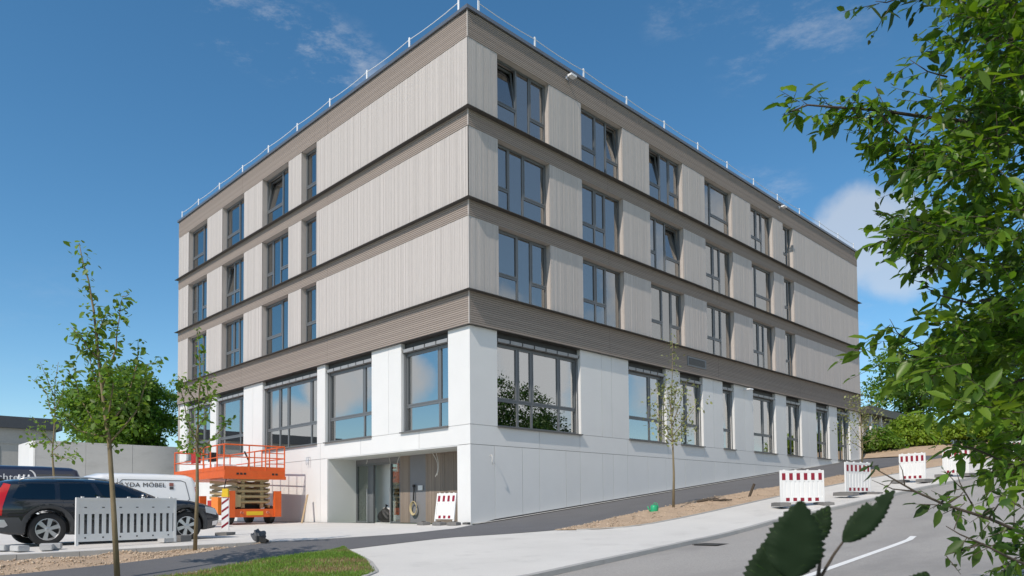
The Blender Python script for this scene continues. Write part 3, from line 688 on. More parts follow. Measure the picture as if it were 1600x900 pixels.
# ------------------------------------------------------------------ vehicles
def resample(poly, st):
    o = []
    for a, b in zip(poly, poly[1:]+poly[:1]):
        n = max(1, round(math.dist(a, b)/st)); o += [(a[0]+(b[0]-a[0])*i/n, a[1]+(b[1]-a[1])*i/n) for i in range(n)]
    return o
def smooth_poly(pts, hard=()):                 # light corner cutting, keeps the listed indices
    o = []
    n = len(pts)
    for i, p in enumerate(pts):
        a, b = pts[i-1], pts[(i+1) % n]
        if i in hard: o.append(p); continue
        o.append(tuple(p[k]+(a[k]-p[k])*.2 for k in (0, 1))); o.append(tuple(p[k]+(b[k]-p[k])*.2 for k in (0, 1)))
    return o
class Shell:
    """car body whose sides are y = W(x, z) inside a side outline, rounded over towards the roof edge"""
    def __init__(s, outline, Wf, rtop, rbot=.03, zsplit=.62, crown=.03):
        s.out = resample(outline, .05); s.W = Wf; s.crown = crown
        P = np.array(s.out); Q = np.roll(P, -1, 0); s.P, s.Q = P, Q
        s.r = np.where((P[:, 1]+Q[:, 1])/2 > zsplit, rtop, rbot)
        s.ztop = P[:, 1].max()
    def y(s, x, z):
        w = np.array([x, z]); d = s.Q-s.P; t = np.clip(((w-s.P)*d).sum(1)/np.maximum((d*d).sum(1), 1e-9), 0, 1); dist = np.hypot(*(s.P+d*t[:, None]-w).T)
        drop = 0
        q = np.where(dist < s.r, s.r-np.sqrt(np.maximum(s.r**2-(s.r-dist)**2, 0)), 0); drop = q.max()
        return float(s.W(x, z)-drop)
    def cdt(s, poly, st):
        poly = resample(poly, st); A = np.array(poly); x0, z0 = A.min(0); x1, z1 = A.max(0); pts = [Vector(p) for p in poly]; n = len(poly)
        B = np.roll(A, -1, 0)
        def inside(x, z):
            c_ = ((A[:, 1] > z) != (B[:, 1] > z)) & (x < (B[:, 0]-A[:, 0])*(z-A[:, 1])/(B[:, 1]-A[:, 1]+1e-12)+A[:, 0]); return c_.sum() % 2 == 1
        d = B-A
        for x in np.arange(x0+st*.5, x1, st):
            for z in np.arange(z0+st*.5, z1, st):
                if inside(x, z):
                    w = np.array([x, z]); t = np.clip(((w-A)*d).sum(1)/np.maximum((d*d).sum(1), 1e-9), 0, 1)
                    if np.hypot(*(A+d*t[:, None]-w).T).min() > st*.4: pts.append(Vector((x, z)))
        r = geometry.delaunay_2d_cdt(pts, [(i, (i+1) % n) for i in range(n)], [], 1, 1e-5)
        return r[0], r[2], n
    def body(s, name, m, parent):
        vs, fs, n = s.cdt(s.out, .06); mb = MB()
        for sg in (1, -1):
            b = len(mb.v); mb.v += [(p.x, sg*s.y(p.x, p.y), p.y) for p in vs]; mb.f += [tuple(b+i for i in f) for f in fs]
        K = 6; O = s.out; k = len(O); b = len(mb.v)
        for i, (x, z) in enumerate(O):
            w = s.y(x, z)
            nx = O[(i+1) % k][1]-O[i-1][1]; nz = -(O[(i+1) % k][0]-O[i-1][0]); L = math.hypot(nx, nz) or 1
            cr = s.crown if z > .5 else 0
            for j in range(K+1):
                t = 1-2*j/K; c_ = cr*(1-t*t); mb.v.append((x+nx/L*c_, t*w, z+nz/L*c_))
        for i in range(k):
            for j in range(K):
                a0 = b+i*(K+1)+j; a1 = b+((i+1) % k)*(K+1)+j; mb.f.append((a0, a0+1, a1+1, a1))
        me = mb.mesh(name, m, True)
        bm = bmesh.new(); bm.from_mesh(me); bmesh.ops.remove_doubles(bm, verts=bm.verts, dist=.002); bmesh.ops.recalc_face_normals(bm, faces=bm.faces); bm.to_mesh(me); bm.free()
        me.set_sharp_from_angle(angle=rad(50)); return link(name, me, parent)
    def patch(s, name, poly, off, m, parent, side, st=.08, thick=.012):
        vs, fs, n = s.cdt(poly, st); mb = MB(); k = len(vs)
        yy = [s.y(p.x, p.y) for p in vs]
        mb.v = [(p.x, side*(y+off), p.y) for p, y in zip(vs, yy)]+[(p.x, side*(y+off-thick), p.y) for p, y in zip(vs, yy)]
        mb.f = [tuple(f) for f in fs]+[tuple(i+k for i in f[::-1]) for f in fs]
        mb.f += [(i, (i+1) % n, k+(i+1) % n, k+i) for i in range(n)]
        return mb.build(name, m, parent, True, sharp=40)
    def strip(s, name, x0z0, x1z1, inset, off, m, parent, st=8):
        (xa, za), (xb, zb) = x0z0, x1z1; dx, dz = xb-xa, zb-za; L = math.hypot(dx, dz); nx, nz = dz/L, -dx/L
        if nz < 0: nx, nz = -nx, -nz
        mb = MB(); K = 8
        for i in range(st+1):
            t = i/st; x, z = xa+dx*t, za+dz*t; w = s.y(x, z)-inset
            for j in range(K+1):
                u = 1-2*j/K; c_ = s.crown*(1-(u*w/(w+inset))**2)+off; mb.v.append((x+nx*c_, u*w, z+nz*c_))
        for i in range(st):
            for j in range(K): a = i*(K+1)+j; mb.f.append((a, a+1, a+K+2, a+K+1))
        return mb.build(name, m, parent, True)
def wheel(parent, x, y, r, side, spokes=6, w=.225):
    """tyre part with rim sub-part; side = outward sign along y"""
    mt = Matrix.Translation((x, y, r)); o = side*w/2
    ty = MB().lathe([(r*.66, -w*.45), (r*.80, -w*.5), (r*.95, -w*.46), (r, -w*.30), (r, w*.30), (r*.95, w*.46), (r*.80, w*.5), (r*.66, w*.45), (r*.62, w*.2), (r*.62, -w*.2), (r*.66, -w*.45)], 36, mt).build('wheel', M['tyre'], parent, True, sharp=40)
    mb = MB(); yo = o*.88
    mb.lathe([(r*.665, yo*.2), (r*.665, yo), (r*.625, yo*1.02), (r*.60, yo*.86), (r*.60, yo*.2)], 36, mt)
    mb.lathe([(.001, yo*.98), (r*.10, yo*.98), (r*.15, yo*.88), (r*.15, yo*.3)], 20, mt)
    for k_ in range(spokes):
        a = 2*math.pi*k_/spokes+.3; c_, s_ = math.cos(a), math.sin(a)
        q = []
        for rr, hw, yy in ((r*.10, r*.085, yo*.92), (r*.62, r*.13, yo*.90)):
            for sg in (-1, 1): q.append((rr*c_-sg*hw*s_, yy, rr*s_+sg*hw*c_))
        b = len(mb.v); mb.v += [tuple(mt @ Vector(p)) for p in q]+[tuple(mt @ (Vector(p)-Vector((0, side*.05, 0)))) for p in q]
        mb.f += [(b, b+1, b+3, b+2), (b+4, b+6, b+7, b+5), (b, b+2, b+6, b+4), (b+1, b+5, b+7, b+3)]
    mb.build('rim', M['alloy'], ty, False)
    MB().lathe([(.001, yo*.35), (r*.58, yo*.35)], 24, mt).build('brake_disc', M['black'], ty)
    return ty
def arch(cx, r, zc, a0=-12, a1=192, n=12):     # over-the-wheel points from rear (low x) to front
    return [(cx+r*math.cos(rad(a)), zc+r*math.sin(rad(a))) for a in np.linspace(a1, a0, n)]
# --- dark estate car: rear towards the viewer's left, bonnet towards the building
def estate_car():
    top = [(4.72, .29), (4.81, .37), (4.85, .50), (4.83, .64), (4.74, .755), (4.45, .85), (4.05, .93), (3.62, .985), (3.25, 1.19), (2.92, 1.35), (2.62, 1.435), (2.2, 1.475), (1.6, 1.485), (1.0, 1.47), (.55, 1.435), (.34, 1.39), (.24, 1.25), (.13, 1.0), (.085, .86), (.0, .72), (-.03, .55), (.03, .38)]
    def fm(p):
        x, z = p
        if x > 3.91: x = 3.91+(x-3.91)*.87
        if z <= .95: return (x, z)
        return (x-.28*min(1, max(0, (x-1.2)/1.6)), .95+(z-.95)*.84)
    top = [fm(p) for p in top]
    ol = [(.10, .33), (.45, .25), (.69, .24)]+arch(1.10, .405, .35)+[(1.52, .22), (2.4, .20), (3.48, .22)]+arch(3.91, .405, .35)+[(4.33, .25)]+top
    def Wf(x, z):
        w = .93
        if x > 3.75: w -= .20*((x-3.75)/1.1)**2.3
        if x < 1.0: w -= .12*((1.0-x)/1.0)**2.3
        if z > .90: w -= .27*((z-.90)/.49)**1.25
        if z < .5: w -= .05*(.5-z)/.3
        if .60 < z < .90: w += .015*math.sin((z-.6)/.3*math.pi)
        return w
    sh = Shell(ol, Wf, .085, .03, .62, .035)
    c_ = thing('estate_car', 'dark blue estate car with roof rails and red tail lamp parked behind the grey barrier', 'car', (-.34, -13.24, hz(-.3, -11.5)+.012), rad(90))
    sh.body('body', M['carblack'], c_)
    for sd in (-1, 1):
        sh.patch('side_window', [fm(p) for p in [(.47, 1.02), (.56, .985), (1.22, .965), (1.25, 1.36), (.80, 1.365), (.62, 1.32)]], .006, M['carglass'], c_, sd)
        sh.patch('side_window', [fm(p) for p in [(1.34, .962), (2.06, .945), (2.07, 1.385), (1.36, 1.37)]], .006, M['carglass'], c_, sd)
        sh.patch('side_window', [fm(p) for p in [(2.17, .943), (3.22, .965), (2.80, 1.26), (2.52, 1.365), (2.18, 1.39)]], .006, M['carglass'], c_, sd)
        sh.patch('tail_lamp', [(.0, .64), (.30, .64), (.31, .82), (.37, 1.02), (.47, 1.27), (.36, 1.30), (.25, 1.12), (.14, .92), (.05, .80)], .008, M['red'], c_, sd, .05)
        sh.patch('headlight', [fm(p) for p in [(4.42, .66), (4.74, .60), (4.76, .70), (4.66, .765), (4.40, .80)]], .008, M['lamp'], c_, sd, .05)
        for cx in (1.10, 3.91):
            ring = [(cx+.50*math.cos(rad(a)), .35+.50*math.sin(rad(a))) for a in np.linspace(188, -8, 16)]+[(cx+.40*math.cos(rad(a)), .35+.40*math.sin(rad(a))) for a in np.linspace(-8, 188, 16)]
            sh.patch('wheel_arch_trim', ring, .014, M['plastic'], c_, sd, .06)
        sh.patch('sill_trim', [(1.56, .235), (3.45, .235), (3.45, .40), (1.56, .40)], .014, M['plastic'], c_, sd)
        sh.patch('bumper_trim', [(.06, .36), (.64, .27), (.66, .46), (.58, .60), (.0, .60), (-.01, .50)], .014, M['plastic'], c_, sd, .06)
        sh.patch('reflector', [(.0, .47), (.20, .45), (.20, .50), (.0, .52)], .03, M['red'], c_, sd, .05)
        sh.patch('trim_strip', [(-.01, .42), (.34, .40), (.40, .44), (.34, .555), (-.01, .57)], .019, M['steel'], c_, sd, .05)
        sh.patch('fog_lamp', [fm(p) for p in [(4.62, .35), (4.76, .36), (4.79, .47), (4.63, .45)]], .012, M['chrome'], c_, sd, .05)
        mb = MB().tube([(x, sd*(sh.y(x, 1.30)-.03), z) for x, z in map(fm, ((.62, 1.45), (.75, 1.50), (1.3, 1.53), (2.0, 1.53), (2.45, 1.49), (2.6, 1.43)))], .018, 8); mb.build('roof_rail', M['steel'], c_, True)
        for x in (1.55, 2.35): MB().tube([(x, sd*(sh.y(x, .86)+.004), .86), (x+.03, sd*(sh.y(x, .86)+.04), .862), (x+.16, sd*(sh.y(x, .86)+.04), .862), (x+.19, sd*(sh.y(x, .86)+.004), .86)], .014, 6).build('door_handle', M['carblack'], c_, True)
        for x0, x1 in ((1.30, 1.36), (2.12, 2.13), (3.30, 3.34)): sh.patch('door_gap', [(x0, .42), (x0+.010, .42), (x1+.010, .94), (x1, .94)], .002, M['black'], c_, sd, .1, .004)
        bm = bmesh.new(); bmesh.ops.create_icosphere(bm, subdivisions=2, radius=1); me = bpy.data.meshes.new('wing_mirror')
        for v_ in bm.verts: v_.co = Vector((2.92+v_.co.x*.085, sd*(1.0+v_.co.y*.10), 1.03+v_.co.z*.07))
        bm.to_mesh(me); bm.free(); me.materials.append(M['carblack']); link('wing_mirror', me, c_)
        for x in (1.10, 3.91):
            wheel(c_, x, sd*.80, .345, sd)
            q = MB()
            for t in np.linspace(-.2, math.pi+.2, 17):
                cx_, cz_ = x+.398*math.cos(t), .35+.398*math.sin(t); q.v += [(cx_, sd*.40, cz_), (cx_, sd*(sh.y(cx_, cz_+.06)+.008), cz_)]
            q.f = [(2*i, 2*i+1, 2*i+3, 2*i+2) for i in range(16)]; q.build('wheel_liner', M['black'], c_)
    sh.strip('windscreen', fm((3.56, 1.02)), fm((2.72, 1.405)), .09, .006, M['carglass'], c_)
    sh.strip('rear_window', fm((.31, 1.34)), fm((.14, 1.03)), .12, .006, M['carglass'], c_)
    MB().box(4.58, -.42, .40, 4.735, .42, .62).build('grille', M['black'], c_)
    MB().box(-.045, -.26, .60, .02, .26, .71).build('number_plate', M['barrier'], c_)
    MB().tube([(.5, -.02, 1.36), (.36, 0, 1.43), (.34, 0, 1.45)], [.03, .02, .005], 6).build('aerial', M['black'], c_)
    return c_
estate_car()
def text_mesh(name, body, size, m, parent, loc, rot, ext=.006, sx=1.):
    """flat lettering, one mesh per letter"""
    cu = bpy.data.curves.new(name, 'FONT'); cu.size = size; cu.extrude = ext; cu.space_character = 1.06
    t = bpy.data.objects.new('tmp', cu); COL.objects.link(t)
    def ev(txt):
        cu.body = txt; bpy.context.view_layer.update(); return bpy.data.meshes.new_from_object(t.evaluated_get(bpy.context.evaluated_depsgraph_get()))
    def xmax(txt):
        me = ev(txt); r = max(v.co.x for v in me.vertices); bpy.data.meshes.remove(me); return r
    wi = xmax('I'); q = Matrix.Translation(loc) @ Matrix.Rotation(rot[2], 4, 'Z') @ Matrix.Rotation(rot[0], 4, 'X')
    for i, ch in enumerate(body):
        if ch == ' ': continue
        off = xmax(body[:i]+'I')-wi; me = ev(ch); me.materials.clear(); me.materials.append(m)
        o = link(name, me, parent); o.matrix_local = q @ Matrix.Translation((off*sx, 0, 0)) @ Matrix.Diagonal((sx, 1, 1, 1))
    bpy.data.objects.remove(t); bpy.data.curves.remove(cu)
def van(name, label, L, Hh, Wd, paint, loc, rz, ax, wr=.34):
    ra, fa = ax; a = wr+.06; k = Hh/1.95
    top = [(L-.06, .30), (L+.0, .42), (L, .62), (L-.10, .82), (L-.35, .98*k**.3), (L-.66, 1.10*k**.3), (L-1.08, 1.50*k**.7), (L-1.42, 1.82*k), (L-1.70, 1.92*k), (L-2.3, 1.95*k), (1.4, 1.95*k), (.45, 1.925*k), (.24, 1.86*k), (.14, 1.66*k), (.06, 1.1), (.0, .7), (-.03, .5), (.02, .36)]
    ol = [(.10, .32), (ra-a-.06, .26)]+arch(ra, a, wr)+[(ra+a+.05, .25), (fa-a-.05, .25)]+arch(fa, a, wr)+[(fa+a+.06, .26)]+top
    hw = Wd/2
    def Wf(x, z):
        w = hw
        if x > L-1.2: w -= .16*((x-L+1.2)/1.2)**2.2
        if x < .4: w -= .04*((.4-x)/.4)**2
        if z > 1.0: w -= .13*((z-1.0)/(Hh-1.0))**1.5
        if z < .5: w -= .04
        return w
    sh = Shell(ol, Wf, .15, .03, .7, .05)
    c_ = thing(name, label, 'van', loc, rz); sh.body('body', paint, c_)
    for sd in (-1, 1):
        for x in (ra, fa): wheel(c_, x, sd*(hw-.13), wr, sd, 5, .21)
        sh.patch('tail_lamp', [(.04, 1.0), (.16, 1.0), (.22, 1.5), (.12, 1.5)], .006, M['red'], c_, sd, .06)
        sh.patch('headlight', [(L-.55, .80), (L-.14, .72), (L-.22, .86), (L-.52, .97)], .006, M['lamp'], c_, sd, .06)
        sh.patch('side_window', [(L-2.05, 1.12*k**.4), (L-.98, 1.12*k**.4), (L-1.20, 1.50*k**.7), (L-1.46, 1.72*k), (L-2.02, 1.74*k)], .006, M['carglass'], c_, sd)
        sh.patch('bump_strip', [(.1, .50), (ra-a-.02, .50), (ra-a-.02, .56), (.1, .56)], .014, M['plastic'], c_, sd)
        sh.patch('bump_strip', [(ra+a+.05, .50), (fa-a-.05, .50), (fa-a-.05, .56), (ra+a+.05, .56)], .014, M['plastic'], c_, sd)
        MB().box(L-1.95, sd*(hw+.0), 1.08, L-1.75, sd*(hw+.03), 1.11).build('door_handle', paint, c_)
        MB().box(L-1.12, sd*(hw-.02), 1.12, L-.96, sd*(hw+.20), 1.40).build('wing_mirror', M['plastic'], c_)
    sh.strip('windscreen', (L-.72, 1.16*k**.3), (L-1.36, 1.76*k), .12, .006, M['carglass'], c_)
    sh.strip('rear_window', (.155, 1.70*k), (.075, 1.15), .2, .006, M['carglass'], c_)
    MB().box(L-.10, -.45, .42, L+.012, .45, .60).build('grille', M['black'], c_)
    return c_, sh, hw
# white delivery van, rear towards the building
wl = (-9.55, -5.35, hz(-9, -7)+.012)
wv, wsh, hw = van('delivery_van', 'white panel van with dark lettering on its side parked beyond the dark car', 4.9, 1.93, 1.9, M['vanwhite'], wl, rad(-90), (.95, 3.95))
grv = [(.42, 1.05), (.55, 1.66), (.70, 1.72), (2.62, 1.72), (2.70, 1.64), (2.70, 1.05), (2.60, .98), (.52, .98)]
P = [(x, wsh.y(x, z)+.004, z) for x, z in resample(grv, .12)]; P.append(P[0])
MB().tube(P, .011, 6, cap=False).build('panel_groove', M['plastic'], wv, True)
for x in (2.76, 3.0): wsh.patch('door_gap', [(x, .5), (x+.012, .5), (x+.012, 1.75), (x, 1.75)], .002, M['black'], wv, 1, .1, .004)
text_mesh('letter', 'FAYDA MÖBEL', .215, M['letter'], wv, (2.83, wsh.y(2, 1.55)+.012, 1.475), (rad(90), 0, rad(180)), .006, 1.09)
MB().box(.96, wsh.y(1, 1.52)+.002, 1.52, 1.10, wsh.y(1, 1.52)+.014, 1.63).build('emblem', M['logor'], wv); MB().box(.965, wsh.y(1, 1.40)+.002, 1.40, 1.095, wsh.y(1, 1.4)+.014, 1.50).build('emblem', M['letter'], wv)
bl = (-16.75, -7.25, hz(-16, -9)+.012)
bv, bsh, hwb = van('transporter', 'tall navy blue van with white lettering and darkened rear side window at the left edge', 5.9, 2.48, 1.95, M['vanblue'], bl, rad(-90), (1.15, 4.75), .36)
bsh.patch('side_window', [(.36, 1.72), (1.72, 1.72), (1.72, 2.16), (.50, 2.2), (.36, 2.1)], .008, M['carglass'], bv, 1)
text_mesh('letter', 'chter', .36, M['letterw'], bv, (3.02, bsh.y(2.8, 1.95)+.016, 1.92), (rad(90), 0, rad(180)), .006, 1.05)
for k_ in range(3):                                  # three short bars under a curved stroke
    x = 2.30-k_*.16; MB().tube([(x+.03, bsh.y(2, 1.95)+.02, 1.95), (x-.01, bsh.y(2, 2.1)+.02, 2.14)], .035, 6).build('emblem_bar', M['letterw'], bv)
MB().tube([(1.98-.24*math.sin(t)+.0, bsh.y(2, 2.1)+.006, 2.0+.32*math.cos(t)) for t in np.linspace(.1, 1.75, 10)], [.012+.02*math.sin(i/9*3.1) for i in range(10)], 6).build('emblem_arc', M['letterw'], bv)

# ------------------------------------------------------------------ scissor lift
def scissor_lift():
    o = thing('scissor_lift', 'orange scissor lift with railed platform standing in front of the white ground floor', 'lift', (-10.88, -2.25, .014), rad(-2.5))
    L, w = 6.0, 1.28
    B = lambda nm, m, *bx, par=o: [None, [b for b in bx]][0] or None
    def boxes(nm, m, lst, par=o):
        mb = MB()
        for q in lst: mb.box(*q)
        return mb.build(nm, M[m], par)
    boxes('chassis', 'orange', [(-3.2, -.72, .36, -.06, .72, .62)])
    boxes('bumper', 'orange', [(-.10, -1.1, .28, .0, 1.1, .62)])
    for sy in (-1, 1): boxes('outrigger', 'orange', [(-.14, sy*1.12, .28, .06, sy*.84, 1.36)]); boxes('outrigger', 'orange', [(-3.35, sy*1.12, .28, -3.15, sy*.84, 1.2)])
    boxes('cover_box', 'orangel', [(-1.75, -1.14, .42, -1.0, -.74, 1.12)]); boxes('cover_box', 'black', [(-1.0, -1.0, .50, -.35, -.74, 1.0)]); boxes('battery_box', 'red', [(-2.6, -1.0, .45, -1.8, -.74, 1.0)]); boxes('valve_box', 'tan', [(-.34, -.82, .70, -.08, -.55, 1.2)])
    boxes('step_plate', 'yellow', [(-.004, -.35, .36, .012, .35, .52)])
    for sy in (-.55, .55): MB().lathe([(.001, .05), (.05, .05), (.05, -.02)], 12, Matrix.Translation((0.02, sy, .47)) @ Matrix.Rotation(rad(90), 4, 'Z')).build('lamp', M['lamp'], o)
    for x in (-.55, -2.7):
        for sy in (-1, 1):
            ty = MB().lathe([(.001, -.14), (.30, -.14), (.38, -.10), (.38, .10), (.30, .14), (.001, .14)], 24, Matrix.Translation((x, sy*.86, .38))).build('wheel', M['black'], o, True, sharp=40)
            MB().lathe([(.001, .0), (.20, .0), (.22, .03)], 16, Matrix.Translation((x, sy*1.003, .38))).build('rim', M['orange'], ty)
    # folded scissor arms: four storeys of crossed beams on both sides
    z0, z1, n = .70, 1.84, 5
    for i in range(n):
        za, zb = z0+(z1-z0)*i/n, z0+(z1-z0)*(i+1)/n
        for sy in (-.62, .62):
            for k_, (a, b) in enumerate(((za+.03, zb-.03), (zb-.03, za+.03))):
                y = sy+(.075 if k_ else -.02)*(1 if sy > 0 else -1); q = Vector((-3.1, y, a)); r = Vector((-.2, y, b)); mb = MB()
                mb.v = [(q.x, y-.035, q.z-.06), (q.x, y+.035, q.z-.06), (q.x, y+.035, q.z+.06), (q.x, y-.035, q.z+.06), (r.x, y-.035, r.z-.06), (r.x, y+.035, r.z-.06), (r.x, y+.035, r.z+.06), (r.x, y-.035, r.z+.06)]
                mb.f = [(0, 1, 2, 3), (4, 7, 6, 5), (0, 4, 5, 1), (1, 5, 6, 2), (2, 6, 7, 3), (3, 7, 4, 0)]; mb.build('scissor_arm', M['tan'], o)
        MB().tube([(-.2, -.66, zb-.02), (-.2, .66, zb-.02)], .058, 10).build('cross_tube', M['tan'], o); MB().tube([(-1.65, -.66, (za+zb)/2), (-1.65, .66, (za+zb)/2)], .05, 10).build('cross_tube', M['tan'], o)
    for y in (-.40, .40): boxes('cylinder_post', 'tan', [(-.34, y-.07, .66, -.24, y+.07, 1.84)])
    boxes('engine', 'black', [(-2.9, -.5, .62, -.6, .5, .80)])
    # platform
    boxes('deck', 'orange', [(-L, -w, 1.90, .06, w, 2.20)]); boxes('deck_lip', 'orange', [(-.02, -w-.03, 1.84, .09, w+.03, 1.98)])
    boxes('extension_deck', 'steel', [(-L-.6, -w+.08, 2.0, -L, w-.08, 2.1)])
    for y in (-.75, -.6, -.45, .75, .9): boxes('deck_slot', 'black', [(.055, y-.05, 2.02, .066, y+.05, 2.10)])
    posts = [(0, -w), (0, -.25), (0, .45), (0, w), (-.75, -w), (-1.5, -w), (-2.3, -w), (-3.1, -w), (-L, -w), (-.75, w), (-1.5, w), (-2.3, w), (-3.1, w), (-L, w), (-L, 0)]
    for x, y in posts: MB().tube([(x, y, 2.2), (x, y, 3.24)], .03, 8).build('rail_post', M['orange'], o)
    ring = [(0, -w), (0, w), (-L, w), (-L, -w)]
    for (xa, ya), (xb, yb) in zip(ring, ring[1:]+ring[:1]):
        for z, r in ((3.24, .03), (2.74, .022)):
            MB().tube([(xa, ya, z), (xb, yb, z)], r, 8).build('rail', M['orange'], o)
        dx, dy = (xb-xa), (yb-ya); Ln = math.hypot(dx, dy)
        mb = MB(); mb.box(min(xa, xb)-.012, min(ya, yb)-.012, 2.2, max(xa, xb)+.012, max(ya, yb)+.012, 2.36); mb.build('toe_board', M['orange'], o)
    for z in (2.95, 2.5): MB().tube([(0, .45, z), (0, w, z)], .018, 6).build('gate_rail', M['orange'], o)
    boxes('control_box', 'red', [(-3.7, -w-.04, 2.62, -3.15, -w+.18, 3.12)]); boxes('control_box', 'black', [(-1.9, -w+.05, 2.62, -1.5, -w+.25, 3.0)])
    boxes('tool_tray', 'whitemetal', [(-4.1, -w+.05, 2.2, -1.2, -.3, 2.5)]); boxes('tool_tray', 'plastic', [(-3.9, -.2, 2.2, -.9, w-.2, 2.42)])
    MB().tube([(-.25, -.35, 3.0), (-.15, -.2, 2.6), (-.05, -.28, 2.25)], .035, 7).build('harness_strap', M['black'], o)
    MB().tube([(-.15, -.95, 1.0), (-.55, -1.05, 1.5), (-.5, -1.0, 1.85)], .02, 6).build('hydraulic_hose', M['black'], o)
scissor_lift()
for x in (-10.05, ):
    o = thing('leaning_board', 'thin wooden board leaning on the white wall right of the orange lift', 'board', (-10.0, -.62, .02)); MB().box(-.06, 0, 0, .06, .03, 1.32, Matrix.Rotation(rad(-20), 4, 'X') @ Matrix.Rotation(rad(-14), 4, 'Y')).build('plank', M['wood'], o)

# ------------------------------------------------------------------ barriers
def barrier_fence(label, loc, rz, w, mats, group, tip=0., stripe=True, hgt=1.0, feet=True, cat='barrier'):
    """plastic pedestrian barrier: striped upper board, slotted middle, lower board; local x along its length"""
    o = thing('barrier', label, cat, loc, group=group, rot=(tip, 0, rz)); m = M[mats]; t = .045; hw = w/2; zb = .10
    fr = MB(); fr.box(-hw, -t/2, zb-.06, -hw+.05, t/2, hgt).box(hw-.05, -t/2, zb-.06, hw, t/2, hgt).box(-hw+.05, -t/2, hgt-.055, hw-.05, t/2, hgt-.005); fr.build('frame', m, o)
    MB().box(-hw+.05, -t*.35, hgt-.30, hw-.05, t*.35, hgt-.055).build('upper_board', m, o)
    MB().box(-hw+.05, -t*.35, zb+.02, hw-.05, t*.35, zb+.17).build('lower_board', m, o)
    MB().box(-hw+.05, -t*.3, hgt-.33, hw-.05, t*.42, hgt-.30).build('cross_rail', m, o)
    if stripe: MB().box(-hw+.05, t*.05, zb+.17, hw-.05, t*.22, hgt-.33).build('back_panel', m, o)
    nb = max(6, round(w/.155)); p = (w-.10)/nb
    for i in range(nb):
        x = -hw+.05+i*p; q_ = .17 if stripe else .24; MB().box(x+p*q_, -t*.28, zb+.17, x+p*(1-q_), t*.28, hgt-.33).build('bar', m, o)
    if stripe:
        ns = max(7, round(w/.125)) | 1; ps = (w-.12)/ns
        for i in range(ns):
            x = -hw+.06+i*ps
            for sg in (-1, 1):
                if i % 2 == 0: MB().box(x+.002, sg*(t*.35), hgt-.29, x+ps-.002, sg*(t*.35+.004), hgt-.085).build('red_stripe', M['redfoil'], o)
                else: MB().box(x+ps*.0, sg*(t*.35), zb+.045, x+ps, sg*(t*.35+.004), zb+.145).build('red_stripe', M['redfoil'], o)
    else:
        for i in range(6):
            x = -hw+.18+i*(w-.36)/5; MB().box(x-.025, -t*.35-.004, hgt-.21, x+.025, -t*.35, hgt-.19).build('clip', M['plastic'], o); MB().box(x-.015, -t*.35-.006, zb+.08, x+.015, -t*.35, zb+.11).build('clip', M['plastic'], o)
    for k_ in range(max(4, round(w/.3))):
        x = -hw+.1+(w-.25)*k_/max(3, round(w/.3)-1); MB().box(x, -t*.45, hgt-.006, x+.05, t*.45, hgt+.02).build('stud', m, o)
    if feet:
        for x in (-hw+.02, hw-.02):
            b = MB(); zz = -.01
            b.prism([(-.36, 0), (.36, 0), (.34, .11), (.10, .125), (-.10, .125), (-.34, .11)], .32, (x-.16, 0, zz), ((0, 1, 0), (0, 0, 1)), (1, 0, 0)); b.build('base_plate', M['rubber'], o)
    return o
# row along the pavement: (x, y, heading deg, width)
for (x, y, a, w, lb) in ((8.75, 5.35, 47, 1.32, 'white barrier with red stripes nearest the viewer on the street pavement'),
                         (9.22, 8.45, 76, 1.30, 'red striped white barrier second in the row up the street'),
                         (9.42, 13.2, -14, .98, 'narrow red striped barrier third up the street before the earth bank'),
                         (10.25, 15.5, -14, .98, 'red striped barrier fourth up the street half hidden by leaves'),
                         (11.2, 20.3, -14, .98, 'farthest striped barrier up the street behind the tree leaves')):
    barrier_fence(lb, (x, y, hz(x, y)+.012), rad(a), w, 'barrier', 'striped barriers along the pavement', hgt=1.06)
b = barrier_fence('small red striped barrier leaning in the entrance beside the white corner pier', (-1.34, -.02, .10), rad(6), .92, 'barrier', 'striped barriers along the pavement', rad(-9), hgt=1.02, feet=False)
ga = Vector((1.74, -11.93, 0)); gb = Vector((1.35, -9.87, 0)); gd = gb-ga
gm = (ga+gb)/2
barrier_fence('dirty grey white slotted barrier without stripes standing in front of the dark car', (gm.x, gm.y, hz(gm.x, gm.y)-.0), math.atan2(gd.y, gd.x), gd.length, 'greyplastic', 'plain barriers', stripe=False, feet=False)
for k_, (dx, dy, lb) in enumerate(((1.22, -10.0, 'grey concrete block under the right end of the grey barrier'), (1.05, -9.62, 'dark block beside the foot of the grey barrier near the front wheel'))):
    o = thing('support_block', lb, 'block', (dx, dy, hz(dx, dy)+.012), .2, 'blocks by the grey barrier'); q = MB().box(-.16, -.13, 0, .16, .13, .13); q.build('block', M['stone' if k_ == 0 else 'rubber'], o)
